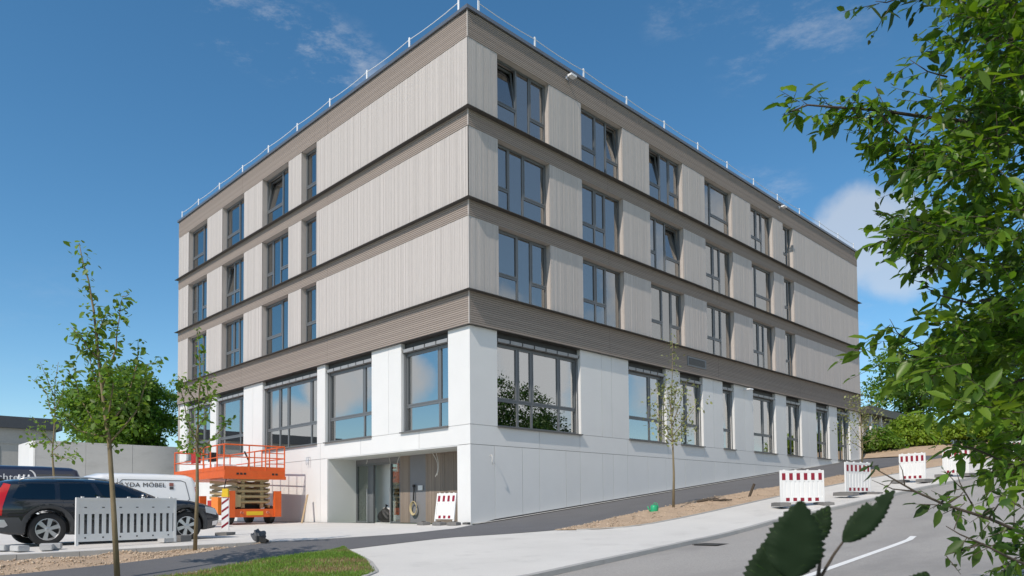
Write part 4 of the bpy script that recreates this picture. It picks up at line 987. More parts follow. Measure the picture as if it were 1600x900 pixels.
# marker board with warning lamp in front of the lift
MP = at(352, 834, 19.5); MP.z = hz(MP.x, MP.y)+.012
o = thing('marker_board', 'red and white marker board with yellow warning lamp by the nose of the dark car', 'barrier', tuple(MP), rad(40))
MB().box(-.10, -.02, .12, .10, .02, 1.0).build('board', M['barrier'], o)
for k_ in range(4):
    z = .18+k_*.21; mb = MB(); mb.prism([(-.095, z), (.095, z+.13), (.095, z+.19), (-.095, z+.06)], .004, (0, -.0205, 0), nrm=(0, -1, 0)); mb.build('red_stripe', M['redfoil'], o)
MB().box(-.09, -.05, 1.02, .09, .05, 1.08).box(-.08, -.04, 1.08, .08, .04, 1.24).build('warning_lamp', M['yellow'], o)
MB().box(-.16, -.25, 0, .16, .25, .08).build('base_plate', M['rubber'], o)
for (x, y, rz, lb) in ((-.98, -.52, .1, 'black rubber foot lying at the white corner pier'), (-.35, -.42, .3, 'black rubber foot at the very corner of the building'), (-1.85, -.5, -.1, 'dark rubber foot under the left end of the leaning barrier')):
    o = thing('rubber_pad', lb, 'rubber foot', (x, y, hz(x, y)+.014), rz, 'loose rubber feet'); q = MB(); q.prism([(-.19, 0), (.19, 0), (.18, .10), (.06, .12), (-.06, .12), (-.18, .10)], .30, (0, -.15, 0)); q.build('foot', M['rubber'], o); MB().box(-.05, -.05, .115, .05, .05, .135).build('socket', M['black'], o)
# paving blocks at the left edge, dark work boot-like bundle, watering can, sticks, gully
for (x, y, z, rz, lb) in ((1.72, -12.85, 0, .2, 'pale paving block lying behind the kerb at the left edge'), (1.55, -12.30, 0, 1.2, 'grey paving block by the rear wheel of the dark car'), (1.80, -12.42, 0, -.3, 'flat grey block nearest the kerb behind the dark car'), (1.35, -13.1, 0, .7, 'half shaded block under the tail of the dark car')):
    o = thing('paving_block', lb, 'paving block', (x, y, hz(x, y)+.013+z), rz, 'loose paving blocks'); bm = bmesh.new(); bmesh.ops.create_cube(bm, size=1)
    for v_ in bm.verts: v_.co = Vector((v_.co.x*.36, v_.co.y*.2, (v_.co.z+.5)*.11))
    bmesh.ops.bevel(bm, geom=bm.edges[:], offset=.012, segments=2, affect='EDGES'); me = bpy.data.meshes.new('block'); bm.to_mesh(me); bm.free(); me.materials.append(M['stone']); link('block', me, o)
o = thing('work_shoe', 'dark grey bundle of cloth and a shoe lying at the plaza edge', 'clothing', (2.52, -8.5, hz(2.5, -8.5)+.012), .4)
bm = bmesh.new(); bmesh.ops.create_icosphere(bm, subdivisions=3, radius=1)
for v_ in bm.verts:
    p = v_.co; k_ = 1+.18*math.sin(p.x*6+p.z*4)+.1*math.sin(p.y*9); v_.co = Vector((p.x*.16*k_, p.y*.12*k_, (p.z*.5+.5)*.26*k_))
me = bpy.data.meshes.new('bundle'); bm.to_mesh(me); bm.free(); me.materials.append(M['cloth']); link('bundle', me, o)
q = MB(); q.prism([(-.02, 0), (.24, 0), (.26, .05), (.16, .09), (.06, .14), (-.02, .14)], .09, (.06, -.13, 0)); q.build('shoe', M['black'], o)
cx, cy = 5.07, 3.1
o = thing('watering_can', 'green plastic watering can on the bare earth bed left of the young tree', 'watering can', (cx, cy, hz(cx, cy)+.06), YAW); o.scale = (.74, .74, .80)
MB().lathe([(.001, 0), (.15, 0), (.165, .02), (.15, .26), (.12, .31), (.06, .33), (.001, .33)], 24, Matrix.Rotation(rad(90), 4, 'X')).build('can_body', M['canplastic'], o, True, sharp=50)
MB().tube([(-.13, 0, .05), (-.22, 0, .16), (-.27, 0, .27)], [.035, .025, .02], 10).build('spout', M['canplastic'], o, True)
MB().tube([(-.02, 0, .31), (.02, 0, .40), (.12, 0, .38), (.17, 0, .26), (.155, 0, .10)], .018, 8).build('handle', M['canplastic'], o, True)
o = thing('stake', 'short dark wooden stake stuck slanting in the earth bed', 'stake', (5.6, 8.15, hz(5.6, 8.15))); MB().box(-.035, -.03, -.1, .035, .03, .56, Matrix.Rotation(rad(24), 4, 'Y')).build('post', M['bark2'], o); MB().box(-.22, -.08, .0, .25, .02, .05).build('root', M['bark2'], o)
o = thing('dry_branch', 'dark dead branch lying on the bare earth right of the young tree', 'branch', (5.35, 6.2, hz(5.35, 6.2)+.08), 1.0)
MB().tube([(-.6, 0, .02), (-.2, .05, .08), (.2, -.03, .04), (.7, .06, .07)], [.04, .055, .045, .02], 7).build('stem', M['bark2'], o, True); MB().tube([(-.1, .04, .07), (.15, .2, .14), (.35, .28, .1)], [.03, .02, .01], 6).build('twig', M['bark2'], o); MB().tube([(.1, 0, .05), (.3, -.2, .09), (.45, -.3, .06)], [.025, .018, .01], 6).build('twig', M['bark2'], o)
gyx, gyy = 10.22, -2.42
o = thing('road_gully', 'cast iron drain grate set in the road along the kerb', 'drain', (gyx, gyy, hz(gyx, gyy)-.072), .05)
MB().box(-.25, -.25, -.02, .25, .25, .004).build('pit', M['black'], o)
q = MB(); q.box(-.28, -.28, .0, -.24, .28, .012).box(.24, -.28, 0, .28, .28, .012).box(-.24, -.28, 0, .24, -.24, .012).box(-.24, .24, 0, .24, .28, .012); q.build('grate_frame', M['iron'], o)
for k_ in range(7): MB().box(-.24, -.215+k_*.068, 0, .24, -.18+k_*.068, .011).build('grate_bar', M['iron'], o)

# ------------------------------------------------------------------ walls and buildings beyond
o = thing('concrete_wall', 'tall cast concrete wall of grey slabs left of the office building', 'wall', (-27.2, 0, 0))
y = -6.72; k_ = 0
for ye in (-4.3, -1.9, .5, 2.9):
    MB().box(-.30, y+.006, -.3, R_.uniform(-.004, .004), ye-.006, 4.40).build('wall_slab', M['wallc'], o); y = ye
x = -.30
for xe in (-1.35, -3.9):
    MB().box(x-.004, -6.72, -.3, xe+.004, -6.44, 4.40).build('wall_slab', M['white'], o); x = xe  # end slabs in white, sunlit brightness put into their colour
MB().box(-.06, -6.71, -.3, .006, -6.705+.02, 4.40).build('edge_strip', M['wallc'], o)
o = thing('far_building', 'long grey rendered building with dark metal roof edge beyond the concrete wall', 'building', (-62, 2.1, -.4))
MB().box(-13, -34, 0, 0, 0, 8.7).build('wall', M['farwall'], o)
MB().box(-13.4, -34.4, 8.7, .45, .45, 9.75).build('roof', M['farroof'], o); MB().box(-.02, -34, 7.25, .05, 0, 7.4).build('cornice', M['farwall'], o); MB().box(-.02, -34, 4.4, .05, 0, 4.55).build('cornice', M['farwall'], o)
for r in (1.2, 5.0):
    for i in range(8):
        f = MB().box(-.05, -5.6-i*3.6, r, .03, -4.4-i*3.6, r+2.0).build('window', M['frame'], o); MB().box(-.02, -5.5-i*3.6, r+.1, .04, -4.5-i*3.6, r+1.9).build('pane', M['carglass'], f); MB().box(0, -5.7-i*3.6, r-.1, .14, -4.3-i*3.6, r-.002).build('sill', M['sill'], f)
o = thing('flat_roofed_pavilion', 'low pavilion with a dark flat roof behind the bright hedge at right', 'building', (-4, 47.5, 4.3))
MB().box(-10, .0, 0, -.4, 34, 3.5).build('wall', M['farwall'], o); MB().box(-10.6, -.7, 3.72, .5, 34.6, 4.35).build('roof', M['dark'], o); MB().box(-10, -.1, 3.5, -.35, 34.1, 3.72).build('fascia', M['farroof'], o)
for i in range(14):
    f = MB().box(-.42, .5+i*2.35, .5, -.37, 2.3+i*2.35, 3.2).build('window', M['frame'], o); MB().box(-.38, .6+i*2.35, .6, -.355, 2.2+i*2.35, 3.1).build('pane', M['carglass'], f)
    MB().box(.0, .18+i*2.35, 0, .16, .36+i*2.35, 3.72).build('column', M['whitemetal'], o)
o = thing('white_house', 'low white rendered house with flat grey roof across the street facing the office building', 'house', (30, 37, hz(31, 40)-.3), rad(4))
MB().box(0, 0, 0, 9, 22, 3.4).build('wall', M['white'], o)
MB().box(-.3, -.3, 3.4, 9.3, 22.3, 3.6).build('roof', M['farroof'], o)
for r in (1.0, ):
    for i in range(7): f = MB().box(-.05, 1+i*2.6, r, .04, 2.3+i*2.6, r+1.3).build('window', M['whitemetal'], o); MB().box(-.06, 1.1+i*2.6, r+.1, .0, 2.2+i*2.6, r+1.2).build('pane', M['carglass'], f)

# ------------------------------------------------------------------ trees
def crown_mesh(name, lobes, n, size, m, parent, drop=.35, detail=False, wid=.6):
    """leaves spread over the shells of many lobes: (centre, radius)"""
    C_ = np.array([l[0] for l in lobes], float); Rr = np.array([l[1] for l in lobes], float)
    p = Rr**2/np.sum(Rr**2); i = NR.choice(len(lobes), n, p=p); d = rdir(n); d[:, 2] = np.where(d[:, 2] < -.45, -d[:, 2]*.7, d[:, 2])
    rr = Rr[i]*np.clip(NR.normal(.86, .17, n), .2, 1.18)
    P = C_[i]+d*rr[:, None]*np.array([1, 1, .85])
    A = nrmz(d*.7+rdir(n)*.9+np.array([0, 0, -drop])); Nn = nrmz(d+rdir(n)*.75+np.array([0, 0, .35]))
    return link(name, leaves(name, P, A, Nn, size*NR.uniform(.6, 1.4, n), m, wid, detail), parent)
def lobed(c_, rad3, n, r0, r1, seed, flat=.0):
    g = random.Random(seed); L = []
    for _ in range(n):
        while True:
            v = Vector((g.uniform(-1, 1), g.uniform(-1, 1), g.uniform(-1, 1)))
            if .25 < v.length < 1: break
        L.append(((c_[0]+v.x*rad3[0], c_[1]+v.y*rad3[1], c_[2]+v.z*rad3[2]), g.uniform(r0, r1)))
    return L
def big_tree(name, label, base, hgt, rad3, nl, r0, r1, n, size, m, seed, trunk_r=.22, group=None):
    x, y = base; z = hz(x, y)-.2; o = thing(name, label, 'tree', (x, y, z), group=group); cz = hgt-rad3[2]-r0*.6
    L = lobed((0, 0, cz), rad3, nl, r0, r1, seed); g = random.Random(seed)
    mb = MB().tube([(0, 0, 0), (.05, 0, cz*.35), (-.06, .05, cz*.7), (0, 0, cz*1.1)], [trunk_r, trunk_r*.8, trunk_r*.6, trunk_r*.25], 9)
    mb.build('trunk', M['bark2'], o, True); lm = MB()
    for (c_, r) in L[:14]:
        t = g.uniform(.4, .85); lm.tube([(0, 0, cz*t), ((c_[0])*.5, c_[1]*.5, cz*t*.4+c_[2]*.6), c_], [trunk_r*.35, trunk_r*.2, .02], 6)
    lm.build('limbs', M['bark2'], o, True, kind='stuff')
    crown_mesh('crown', L, n, size, m, o); return o
big_tree('round_tree', 'broad dense green tree behind the concrete wall left of the office building', (-41.5, 1.6), 11.9, (3.1, 3.3, 3.5), 56, .9, 1.5, 60000, .23, M['leafF'], 3, .3)
big_tree('background_tree', 'loose light green tree right behind the far corner of the office building', (-9, 74), 15.5, (5, 5, 5), 40, 1.1, 2.0, 9000, .42, M['leafC'], 5, .3, 'trees on the slope')
big_tree('background_tree', 'tall green tree standing behind the pavilion at right', (2.5, 76), 17, (6, 6, 5), 40, 1.2, 2.2, 10000, .45, M['leafB'], 8, .3, 'trees on the slope')
big_tree('background_tree', 'green tree right of the pavilion mostly behind the street tree leaves', (9.5, 60), 12, (4, 5, 4), 36, 1.0, 1.8, 9000, .36, M['leafB'], 9, .3, 'trees on the slope')
big_tree('opposite_tree', 'dark tree across the street facing the large corner window', (26.0, 26.0), 9.0, (4.2, 4.2, 3.0), 40, 1.0, 1.7, 12000, .26, M['leafD'], 12, .2, 'trees across the street')
big_tree('opposite_tree', 'second dark tree across the street beside the white house', (28.5, 33.5), 7.6, (3.2, 3.2, 3.0), 34, .9, 1.5, 9000, .26, M['leafD'], 13, .2, 'trees across the street')
big_tree('added_shade_tree', 'unseen leafy tree added behind the viewer to shade the near leaves', (20.9, -19.3), 5.6, (2.2, 1.6, 1.2), 26, .5, .9, 5200, .13, M['leafB'], 14, .14)  # out of view, added so its crown shades the nearest leaves
def bush(name, label, x, y, rx, ry, hgt, n, size, m, seed, group):
    z = hz(x, y)-.1; o = thing(name, label, 'bush', (x, y, z), group=group); g = random.Random(seed); L = []
    for i in range(16): a = g.uniform(0, 6.28); q = g.random()**.5; L.append(((q*rx*math.cos(a), q*ry*math.sin(a), hgt*(.28+.42*(1-q*q)*g.uniform(.6, 1.2))), hgt*g.uniform(.22, .36)))
    sm = MB()
    for (c_, r) in L[:9]: sm.tube([(c_[0]*.3, c_[1]*.3, 0), c_], [.05, .015], 5)
    sm.build('stems', M['bark2'], o, kind='stuff'); crown_mesh('foliage', L, n, size, m, o)
bush('bush', 'bright yellow green bush close to the far end of the office building', 1.0, 41.5, 2.0, 1.9, 2.9, 7000, .26, M['leafE'], 21, 'bushes below the pavilion')
bush('bush', 'dark green bush with shaded foot beside the far building corner', -.2, 38.6, 1.2, 1.2, 2.2, 5200, .22, M['leafC'], 22, 'bushes below the pavilion')
bush('bush', 'light green bush in the middle of the hedge below the pavilion', 3.6, 43.5, 2.4, 2.0, 2.9, 7000, .27, M['leafE'], 23, 'bushes below the pavilion')
bush('bush', 'green bush at the right of the hedge below the pavilion', 6.4, 45.5, 2.6, 2.2, 2.7, 6500, .27, M['leafC'], 24, 'bushes below the pavilion')
bush('bush', 'bush behind the street tree leaves right of the hedge', 9.4, 48, 2.6, 2.2, 2.8, 5500, .27, M['leafE'], 25, 'bushes below the pavilion')
bank = sheet('earth_bank', fine(35.2, 50, .6), lambda y: -6, lambda y: pout(y)+3, 10, .03, M['earth'], disp=lambda x, y, t: .5*min(1, (y-35.2)/4)*math.sin(math.pi*min(1, t*1.0))**.4+lump(x, y))

def sapling(label, base, s, u0, v0, trunk, branches, m, lsize, per, tr=.045, spread=.075, extra=()):
    """young tree; trunk and branches measured on a (u, v) elevation, s px per metre, depth added freely"""
    x, y = base; o = thing('young_tree', label, 'tree', (x, y, hz(x, y)-.02), YAW, 'newly planted street trees'); g = random.Random(int(u0*7+v0))
    loc = lambda u, v, d=0.: Vector(((u-u0)/s, d, (v0-v)/s))
    tp = [loc(*p, g.uniform(-.02, .02)) for p in trunk]; n = len(tp)
    MB().tube(tp, [tr*(.13+.87*(1-i/(n-1))**1.35) for i in range(n)], 9).build('trunk', M['bark'], o, True)
    P, A = [], []; brs = MB(); curves = [tp[n//2:]]
    for b in branches:
        d = g.uniform(-.5, .5); q = [loc(u, v, d*(i/(len(b)-1))) for i, (u, v) in enumerate(b)]
        q2 = []
        for i in range(len(q)-1):
            for t in (0, .5): q2.append(q[i].lerp(q[i+1], t)+Vector((g.uniform(-1, 1), g.uniform(-1, 1), g.uniform(-1, 1)))*.015)
        q2.append(q[-1]); brs.tube(q2, [tr*.38*(1-.8*i/(len(q2)-1)) for i in range(len(q2))], 6); curves.append(q2)
        for k_ in range(2):                          # side twigs
            i = g.randrange(1, len(q2)); a = q2[i]; e = a+Vector((g.uniform(-1, 1)*.22, g.uniform(-1, 1)*.25, g.uniform(.0, .28)))
            brs.tube([a, a.lerp(e, .5)+Vector((0, 0, -.02)), e], [tr*.16, tr*.12, tr*.06], 5); curves.append([a, e])
    brs.build('branches', M['bark'], o, True, kind='stuff')
    for q in curves:
        for a, b in zip(q, q[1:]):
            L_ = (b-a).length; k_ = max(1, int(L_*per+g.random()))
            for _ in range(k_):
                p = a.lerp(b, g.random())+Vector((g.gauss(0, spread), g.gauss(0, spread), g.gauss(0, spread*.8))); P.append(p); A.append(Vector((g.uniform(-1, 1), g.uniform(-1, 1), g.uniform(-1.0, .35))))
    n = len(P); Nn = rdir(n)*.8+np.array([0, -.15, 1]); link('crown', leaves('crown', np.array(P), np.array(A), Nn, lsize*NR.uniform(.55, 1.35, n), m, .72, True), o)
    return o
sapling('tallest young tree with a long bent leader standing before the grey barrier', (5.42, -12.25), 98.5, 184, 905,
        [(184, 905), (179, 800), (169, 690), (162, 640), (152, 560), (143, 480), (132, 430), (124, 400), (118, 372)],
        [[(168, 685), (140, 655), (112, 615), (98, 560)], [(162, 640), (132, 590), (104, 530)], [(166, 670), (192, 620), (198, 560), (194, 520)], [(158, 600), (176, 540), (180, 490), (184, 455)],
         [(152, 560), (128, 525), (112, 508)], [(164, 655), (150, 600), (128, 570)], [(170, 690), (205, 640), (216, 590), (214, 560)], [(148, 520), (160, 480)], [(166, 680), (120, 670), (100, 640)], [(166, 660), (182, 600), (178, 570)]],
        M['leafA'], .106, 66, .046, .085)
sapling('young tree with sparse upright shoots standing left of the orange lift', (2.97, -10.07), 76.7, 304, 858,
        [(304, 858), (306, 770), (305, 700), (306, 650), (309, 590), (307, 540), (303, 508)],
        [[(306, 690), (292, 655), (281, 600), (283, 588)], [(306, 668), (328, 645), (342, 605)], [(306, 706), (288, 690), (280, 650)], [(307, 640), (322, 618), (318, 600)], [(306, 708), (342, 668), (360, 648)], [(306, 690), (290, 700), (280, 690)], [(307, 630), (295, 610), (290, 590)]],
        M['leafA'], .10, 46, .042, .06)
sapling('thin young tree with pale leaves behind the roof of the dark car', (-7.2, -10.3), 52, 80, 835,
        [(80, 835), (80, 745), (76, 705), (79, 650), (78, 600), (84, 562)],
        [[(78, 655), (64, 610), (46, 592), (40, 588)], [(77, 690), (55, 665), (42, 648)], [(78, 700), (98, 690), (118, 690)], [(77, 706), (100, 716), (128, 712)], [(79, 640), (92, 610), (94, 590)], [(77, 690), (48, 690), (40, 675)], [(80, 620), (70, 585), (68, 565)]],
        M['leafA'], .12, 30, .04, .09)
sapling('young tree with pale grey green leaves on the bare earth before the white facade', (4.85, 4.51), 48, 1052, 797,
        [(1052, 797), (1054, 740), (1053, 690), (1051, 640), (1054, 585), (1056, 525)],
        [[(1053, 685), (1035, 655), (1022, 630)], [(1053, 680), (1075, 650), (1088, 630)], [(1052, 660), (1040, 620), (1035, 605)], [(1052, 665), (1068, 625), (1076, 600)], [(1053, 690), (1030, 672), (1018, 640)], [(1053, 650), (1060, 610), (1064, 590)], [(1053, 690), (1072, 670), (1080, 660)], [(1051, 640), (1046, 600)]],
        M['leafP'], .105, 44, .045, .15)
sapling('farthest young tree with pale leaves at the far corner of the office building', (4.7, 21.4), 31.9, 1343, 727,
        [(1343, 727), (1345, 690), (1344, 650), (1343, 620), (1345, 600)],
        [[(1344, 680), (1326, 655), (1312, 630)], [(1344, 670), (1362, 645), (1372, 625)], [(1344, 655), (1334, 625), (1326, 610)], [(1344, 655), (1356, 625), (1362, 608)], [(1344, 685), (1366, 672), (1374, 655)], [(1344, 690), (1322, 676), (1312, 660)]],
        M['leafP'], .12, 40, .045, .20)

# ------------------------------------------------------------------ street tree at the right, close to the viewer
tb = Vector((19.7, -9.9, 0)); tb.z = hz(tb.x, tb.y)
ST = thing('street_tree', 'large leafy tree reaching into the picture from the right edge', 'tree', tb)
ul = interp([(-220, 1560), (-60, 1500), (0, 1488), (40, 1466), (85, 1430), (130, 1408), (160, 1392), (185, 1385), (215, 1395), (255, 1420), (285, 1412), (320, 1402), (345, 1404), (372, 1384), (400, 1408), (440, 1437), (470, 1478), (500, 1482), (520, 1420), (540, 1388), (575, 1395), (610, 1435), (640, 1468), (670, 1486), (700, 1498), (728, 1515), (752, 1562), (775, 1575), (805, 1560), (830, 1560), (850, 1570), (880, 1575), (950, 1580)])
def dens(u, v): return .5+.5*math.sin(u*.045+1.3*math.sin(v*.021)+.4)*math.sin(v*.038+1.1*math.sin(u*.027)+2.1)+.22*math.sin(u*.11+v*.05)*math.sin(v*.093-u*.03+1)
LF = {'leafB': [[], [], [], []], 'leafC': [[], [], [], []], 'leafD': [[], [], [], []]}; twigs = MB(); NEAR = []
tl = lambda P: P-tb
def twig(P, ax, n, m, size, r=.0022):
    """a short shoot with alternate leaves"""
    ax = ax.normalized(); q = []; L_ = .030*n
    for k_ in range(4): q.append(tl(P+ax*L_*k_/3+Vector((0, 0, -.03*L_*(k_/3)**2))))
    twigs.tube(q, [r, r*.9, r*.7, r*.4], 5)
    for i in range(n):
        t = (i+.4)/n; p = P+ax*L_*t; sd = Vector((R_.gauss(0, 1), R_.gauss(0, 1), R_.gauss(-.45, .7))); a = (ax*.5+sd.normalized()*1.0); nn = Vector((R_.gauss(0, .6), R_.gauss(-.3, .6), 1))
        l_ = size*min(1.55, R_.lognormvariate(-.10, .38)); NEAR.append((tl(p), a.normalized(), nn.normalized(), l_, m, (p-CAM).dot(CF)))
for _ in range(16000):
    v = R_.uniform(-200, 930); u0 = ul(v)+42+22*math.sin(v*.05)+(14 if 540 < v < 760 else 0); u = u0+abs(R_.gauss(0, 1))*150 if R_.random() < .55 else R_.uniform(u0, 1900)
    if u > 1640 and R_.random() < .72: continue
    lim = .47 if 470 < v < 740 else .50
    if dens(u, v) < (lim+.06)*R_.uniform(.78, 1.10): continue
    if 560 < v < 735 and u < 1500 and R_.random() < .45: continue
    if v > 735 and u < 1640 and R_.random() < .72: continue
    if len(NEAR) > 15000: break
    low = 500 < v < 745 and u < 1640
    d = R_.uniform(3.9, 6.2) if not low else R_.uniform(4.6, 6.4)
    if u-u0 < 45: d = R_.uniform(4.0, 5.2)
    P = at(u, v, d); ax = CR*R_.gauss(-.55, .6)+CF*R_.gauss(0, .6)+Vector((0, 0, 1))*R_.gauss(.05, .45)
    m = ('leafC' if R_.random() < .8 else 'leafB') if low else ('leafB' if R_.random() < (.85 if d < 5.2 else .45) else 'leafD')  # more dark leaves deep in the crown, inner shade put into colour
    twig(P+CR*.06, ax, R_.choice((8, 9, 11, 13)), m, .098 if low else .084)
# long arms out to the left
def arm(pts, d, m, r, gap, n0, n1, size=.10, jit=14):
    pts = [(u, v, d+dd) for (u, v, dd) in pts]; Q = [at(*p) for p in pts]; twigs.tube([tl(q) for q in Q], [r*(1-.75*i/(len(Q)-1)) for i in range(len(Q))], 6)
    for a, b in zip(pts, pts[1:]):
        L_ = math.hypot(b[0]-a[0], b[1]-a[1]); k_ = int(L_/gap+R_.random()) if gap else 0
        for _ in range(k_):
            t = R_.random(); P = at(a[0]+(b[0]-a[0])*t+R_.gauss(0, jit*.4), a[1]+(b[1]-a[1])*t+R_.gauss(0, jit), a[2]+(b[2]-a[2])*t)
            twig(P, CR*R_.gauss(-.5, .6)+CF*R_.gauss(0, .4)+Vector((0, 0, R_.gauss(-.3, .5))), R_.randint(n0, n1), m, size)
arm([(1620, 215, .3), (1510, 190, .2), (1440, 182, .1), (1370, 172, 0), (1310, 168, -.1), (1262, 164, -.1), (1232, 176, -.1)], 4.6, 'leafB', .016, 0, 3, 4)
arm([(1400, 178, .1), (1350, 185, 0), (1300, 180, 0)], 4.6, 'leafB', .006, 7, 8, 11, .085, 12)
arm([(1445, 240, .1), (1400, 205, .0), (1365, 165, 0), (1352, 150, 0)], 4.6, 'leafB', .009, 9, 8, 11, .085, 14)
arm([(1470, 280, .1), (1420, 232, 0), (1392, 250, 0)], 4.6, 'leafB', .009, 9, 8, 11, .085, 12)
arm([(1262, 164, -.1), (1240, 172, -.1), (1222, 182, -.1)], 4.6, 'leafB', .003, 9, 4, 5, .085, 5)
arm([(1262, 164, -.1), (1250, 155, -.1)], 4.6, 'leafB', .003, 7, 4, 5, .08, 4)
arm([(1480, -30, .1), (1420, -8, 0), (1385, 4, 0), (1368, 2, 0)], 4.2, 'leafD', .007, 10, 7, 9, .08, 7)
arm([(1480, 120, 0), (1450, 112, 0), (1420, 92, 0)], 4.5, 'leafB', .006, 14, 5, 7, .085, 8)
arm([(1470, 410, 0), (1410, 388, 0), (1380, 376, 0)], 4.5, 'leafD', .006, 22, 2, 4, .08, 8)
arm([(1520, 475, 0), (1470, 462, 0), (1440, 446, 0)], 4.4, 'leafD', .008, 22, 2, 3, .07, 8)
arm([(1440, 545, 0), (1402, 520, 0), (1390, 498, 0)], 4.8, 'leafC', .006, 12, 7, 10, .095, 10)
arm([(1500, 575, 0), (1420, 555, 0), (1375, 545, 0)], 4.8, 'leafC', .007, 11, 7, 10, .095, 10)
arm([(1600, 735, 0), (1520, 700, 0), (1470, 693, 0)], 4.4, 'leafC', .009, 26, 3, 4, .09, 10)
arm([(1520, 790, 0), (1500, 755, 0), (1494, 735, 0)], 3.9, 'leafC', .005, 12, 3, 5, .09, 8)
# the low bare branch crossing the road
arm([(1700, 880, .4), (1610, 838, .2), (1545, 810, .1), (1480, 790, 0), (1430, 768, 0), (1395, 748, 0), (1372, 735, 0)], 3.2, 'leafD', .010, 40, 3, 4, .06, 5)
arm([(1430, 768, 0), (1395, 764, 0), (1362, 750, 0)], 3.2, 'leafD', .004, 0, 2, 2); arm([(1414, 760, 0), (1410, 735, 0), (1404, 722, 0)], 3.2, 'leafD', .003, 0, 2, 2)
arm([(1480, 788, 0), (1500, 775, 0), (1512, 760, 0)], 3.2, 'leafD', .004, 9, 3, 4, .06, 5); arm([(1545, 810, .1), (1560, 788, 0), (1575, 780, 0)], 3.2, 'leafD', .005, 8, 3, 5, .075, 9)
arm([(1650, 900, .2), (1585, 875, .1), (1535, 850, 0), (1500, 835, 0), (1478, 822, 0)], 3.0, 'leafD', .007, 22, 2, 4, .065, 8); arm([(1535, 850, 0), (1505, 860, 0), (1478, 866, 0)], 3.0, 'leafD', .003, 22, 2, 3, .06, 5)
for (u, v, du, dv, L_, m) in ((1468, 795, -6, 26, .085, 'leafD'), (1470, 792, 30, -8, .05, 'leafD'), (1530, 852, -8, 32, .10, 'leafD'), (1505, 846, -28, -6, .07, 'leafD'), (1545, 790, 6, -22, .06, 'leafC'), (1560, 790, 28, -14, .07, 'leafD'), (1405, 385, 0, 1, .0, '')):
    if not m: continue
    P = at(u, v, 3.1); NEAR.append((tl(P), (CR*du-CU*dv).normalized(), (CU*.5-CF).normalized(), L_, m, 3.1))
# trunk and limbs, outside the frame and reaching in
MB().tube([(0, 0, -.1), (.05, 0, .8), (-.05, .1, 1.8), (-.1, .05, 3.0), (.05, .1, 4.6)], [.17, .14, .12, .09, .03], 10).build('trunk', M['bark2'], ST, True)
lm = MB()
for (z0, u, v, d) in ((1.2, 1560, 700, 5.4), (1.5, 1520, 600, 5.4), (1.8, 1530, 470, 5.2), (2.0, 1500, 330, 5), (2.4, 1490, 200, 4.9), (2.8, 1540, 60, 4.8), (3.2, 1600, -80, 5), (1.0, 1640, 850, 3.6), (2.2, 1620, 215, 4.9), (.9, 1700, 880, 3.6), (1.6, 1600, 735, 4.4), (2.6, 1500, 120, 4.7)):
    e = tl(at(u, v, d)); a = Vector((0, .03, z0)); m_ = a.lerp(e, .5)+Vector((0, 0, .18)); lm.tube([a, a.lerp(m_, .6), m_, m_.lerp(e, .6), e], [.045, .036, .028, .018, .009], 7)
lm.build('limbs', M['bark2'], ST, True, kind='stuff')
twigs.build('twigs', M['bark2'], ST, True, kind='stuff')
def infr(p):
    q = p+tb-CAM; d = q.dot(CF)
    if d < .2: return False
    u, v = 800+1143.6*q.dot(CR)/d, 746.5-1143.6*q.dot(CU)/d; return 0 < u < 1600 and 0 < v < 900
order = sorted(range(len(NEAR)), key=lambda i: -(NEAR[i][3]/NEAR[i][5])*(1 if infr(NEAR[i][0]) else 0)); lead = set(order[:300])
LM = {}
def one_leaf(m):
    if m not in LM: LM[m] = leaves('leaf', [(0, 0, 0)], [(1, 0, 0)], [(0, 0, 1)], [1.0], M[m], .48)
    return LM[m]
for i in lead:
    p, a, nn, l_, m, d = NEAR[i]; nn = (nn-a*nn.dot(a)).normalized(); b = a.cross(nn)
    o = link('leaf', one_leaf(m), ST); o.matrix_local = Matrix(((a.x*l_, b.x*l_, nn.x*l_, p.x), (a.y*l_, b.y*l_, nn.y*l_, p.y), (a.z*l_, b.z*l_, nn.z*l_, p.z), (0, 0, 0, 1)))
for m in ('leafB', 'leafC', 'leafD'):
    r = [NEAR[i] for i in range(len(NEAR)) if i not in lead and NEAR[i][4] == m]
    if r: link('foliage', leaves('foliage', [tuple(q[0]) for q in r], [tuple(q[1]) for q in r], [tuple(q[2]) for q in r], [q[3] for q in r], M[m], .48), ST, kind='stuff')

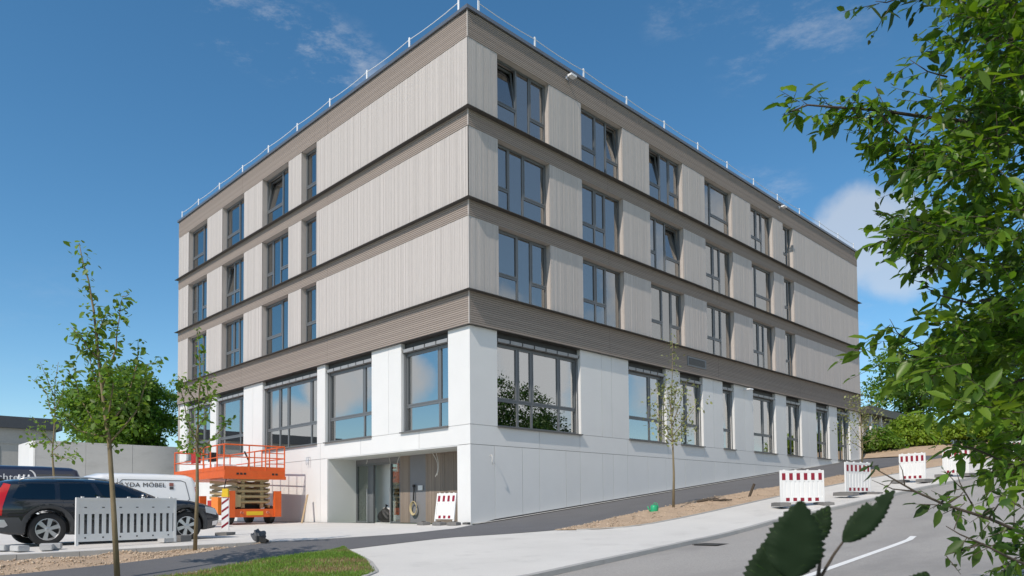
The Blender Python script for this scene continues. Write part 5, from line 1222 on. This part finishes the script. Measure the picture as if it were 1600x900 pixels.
# ------------------------------------------------------------------ big serrated leaves right in front of the viewer
sb = at(1262, 900, 1.05); sb.z = hz(sb.x, sb.y)-.0
SH = thing('leafy_shoot', 'shoot with large dark saw edged leaves at the bottom edge, close to the viewer', 'plant', sb)
def saw_leaf(name, base, tip, width, dpt, bend, teeth=13, cut=0., off=(0, 0), holes=False):
    A_ = at(*base, dpt); B_ = at(*tip, dpt+off[0]); ax = B_-A_; L_ = ax.length; ax.normalize(); nn = (CU*.35-CF+CR*off[1]); nn = (nn-ax*nn.dot(ax)).normalized(); sd = ax.cross(nn)
    prof = lambda t: (math.sin(math.pi*min(1, t**.80))**.85)*(1-.12*t)
    n = teeth*2; mb = MB(); rows = []
    for sgn in (1, -1):
        for i in range(n+1):
            t = i/n; w = width*prof(t)*.5; w *= 1+(.10 if i % 2 else -.05)*(1 if 0 < i < n else 0); tt = t+(.018 if i % 2 else 0)
            for k_, f in enumerate((.5, 1.)):
                p = A_+ax*L_*tt+sd*sgn*w*f+nn*(bend*math.sin(math.pi*t)*L_+(.06*w*f-.03*w*f*f)+.0012*math.sin(t*21+sgn)*f)
                mb.v.append(tuple(p-sb))
    mid = len(mb.v)
    for i in range(n+1): t = i/n; mb.v.append(tuple(A_+ax*L_*t+nn*(bend*math.sin(math.pi*t)*L_)-sb))
    for s_ in (0, 1):
        b = s_*(n+1)*2
        for i in range(n):
            a0, a1, c0, c1 = b+2*i, b+2*i+1, b+2*i+2, b+2*i+3
            if holes and s_ == 1 and n*.60 < i < n*.70: mb.f.append((mid+i, a0, c0, mid+i+1)); continue
            mb.f += [(mid+i, a0, c0, mid+i+1), (a0, a1, c1, c0)]
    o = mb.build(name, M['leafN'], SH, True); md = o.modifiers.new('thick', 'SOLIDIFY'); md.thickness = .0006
    vn = MB()
    for t in (.14, .24, .34, .44, .54, .64, .74, .84):
        for sgn in (1, -1):
            w = width*prof(min(.98, t+.12))*.5*.86; p0 = A_+ax*L_*t+nn*(bend*math.sin(math.pi*t)*L_-.0004); t2 = min(.98, t+.12); p1 = A_+ax*L_*t2+sd*sgn*w+nn*(bend*math.sin(math.pi*t2)*L_+.03*w-.0003)
            vn.tube([tuple(p0-sb), tuple(p0.lerp(p1, .5)-sb+nn*.0003), tuple(p1-sb)], [.0006, .0005, .0003], 4)
    vn.build('side_veins', M['leafD'], SH, True, kind='stuff')
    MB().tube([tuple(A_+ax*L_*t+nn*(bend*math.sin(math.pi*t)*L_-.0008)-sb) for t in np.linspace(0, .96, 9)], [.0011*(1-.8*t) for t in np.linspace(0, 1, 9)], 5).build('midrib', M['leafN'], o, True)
    return o
saw_leaf('leaf', (1232, 905), (1252, 782), .080, .98, .02)
saw_leaf('leaf', (1316, 848), (1398, 766), .036, 1.02, .03, 14, holes=True)
saw_leaf('leaf', (1196, 960), (1204, 838), .075, 1.06, .02)
saw_leaf('leaf', (1262, 850), (1296, 790), .040, 1.12, .02, 10)
saw_leaf('leaf', (1430, 935), (1448, 893), .045, 1.05, .02, 9)
st = MB().tube([(0, 0, 0), (.02, .01, .25), tuple(at(1275, 960, 1.05)-sb), tuple(at(1278, 905, 1.04)-sb), tuple(at(1281, 880, 1.04)-sb), tuple(at(1276, 860, 1.04)-sb)], [.006, .005, .004, .0032, .0024, .0016], 7).build('stem', M['bark2'], SH, True)
MB().tube([tuple(at(1277, 912, 1.04)-sb), tuple(at(1290, 888, 1.03)-sb), tuple(at(1303, 866, 1.02)-sb), tuple(at(1317, 847, 1.02)-sb)], [.0028, .0024, .002, .0016], 7).build('leaf_stalk', M['bark2'], SH, True)
MB().tube([tuple(at(1270, 935, 1.045)-sb), tuple(at(1250, 915, 1.0)-sb), tuple(at(1233, 903, .98)-sb)], [.003, .0024, .0018], 7).build('leaf_stalk', M['bark2'], SH, True)
MB().tube([tuple(at(1281, 880, 1.04)-sb), tuple(at(1284, 866, 1.04)-sb), tuple(at(1285, 862, 1.04)-sb)], [.0014, .002, .0012], 6).build('bud', M['bark2'], SH, True)
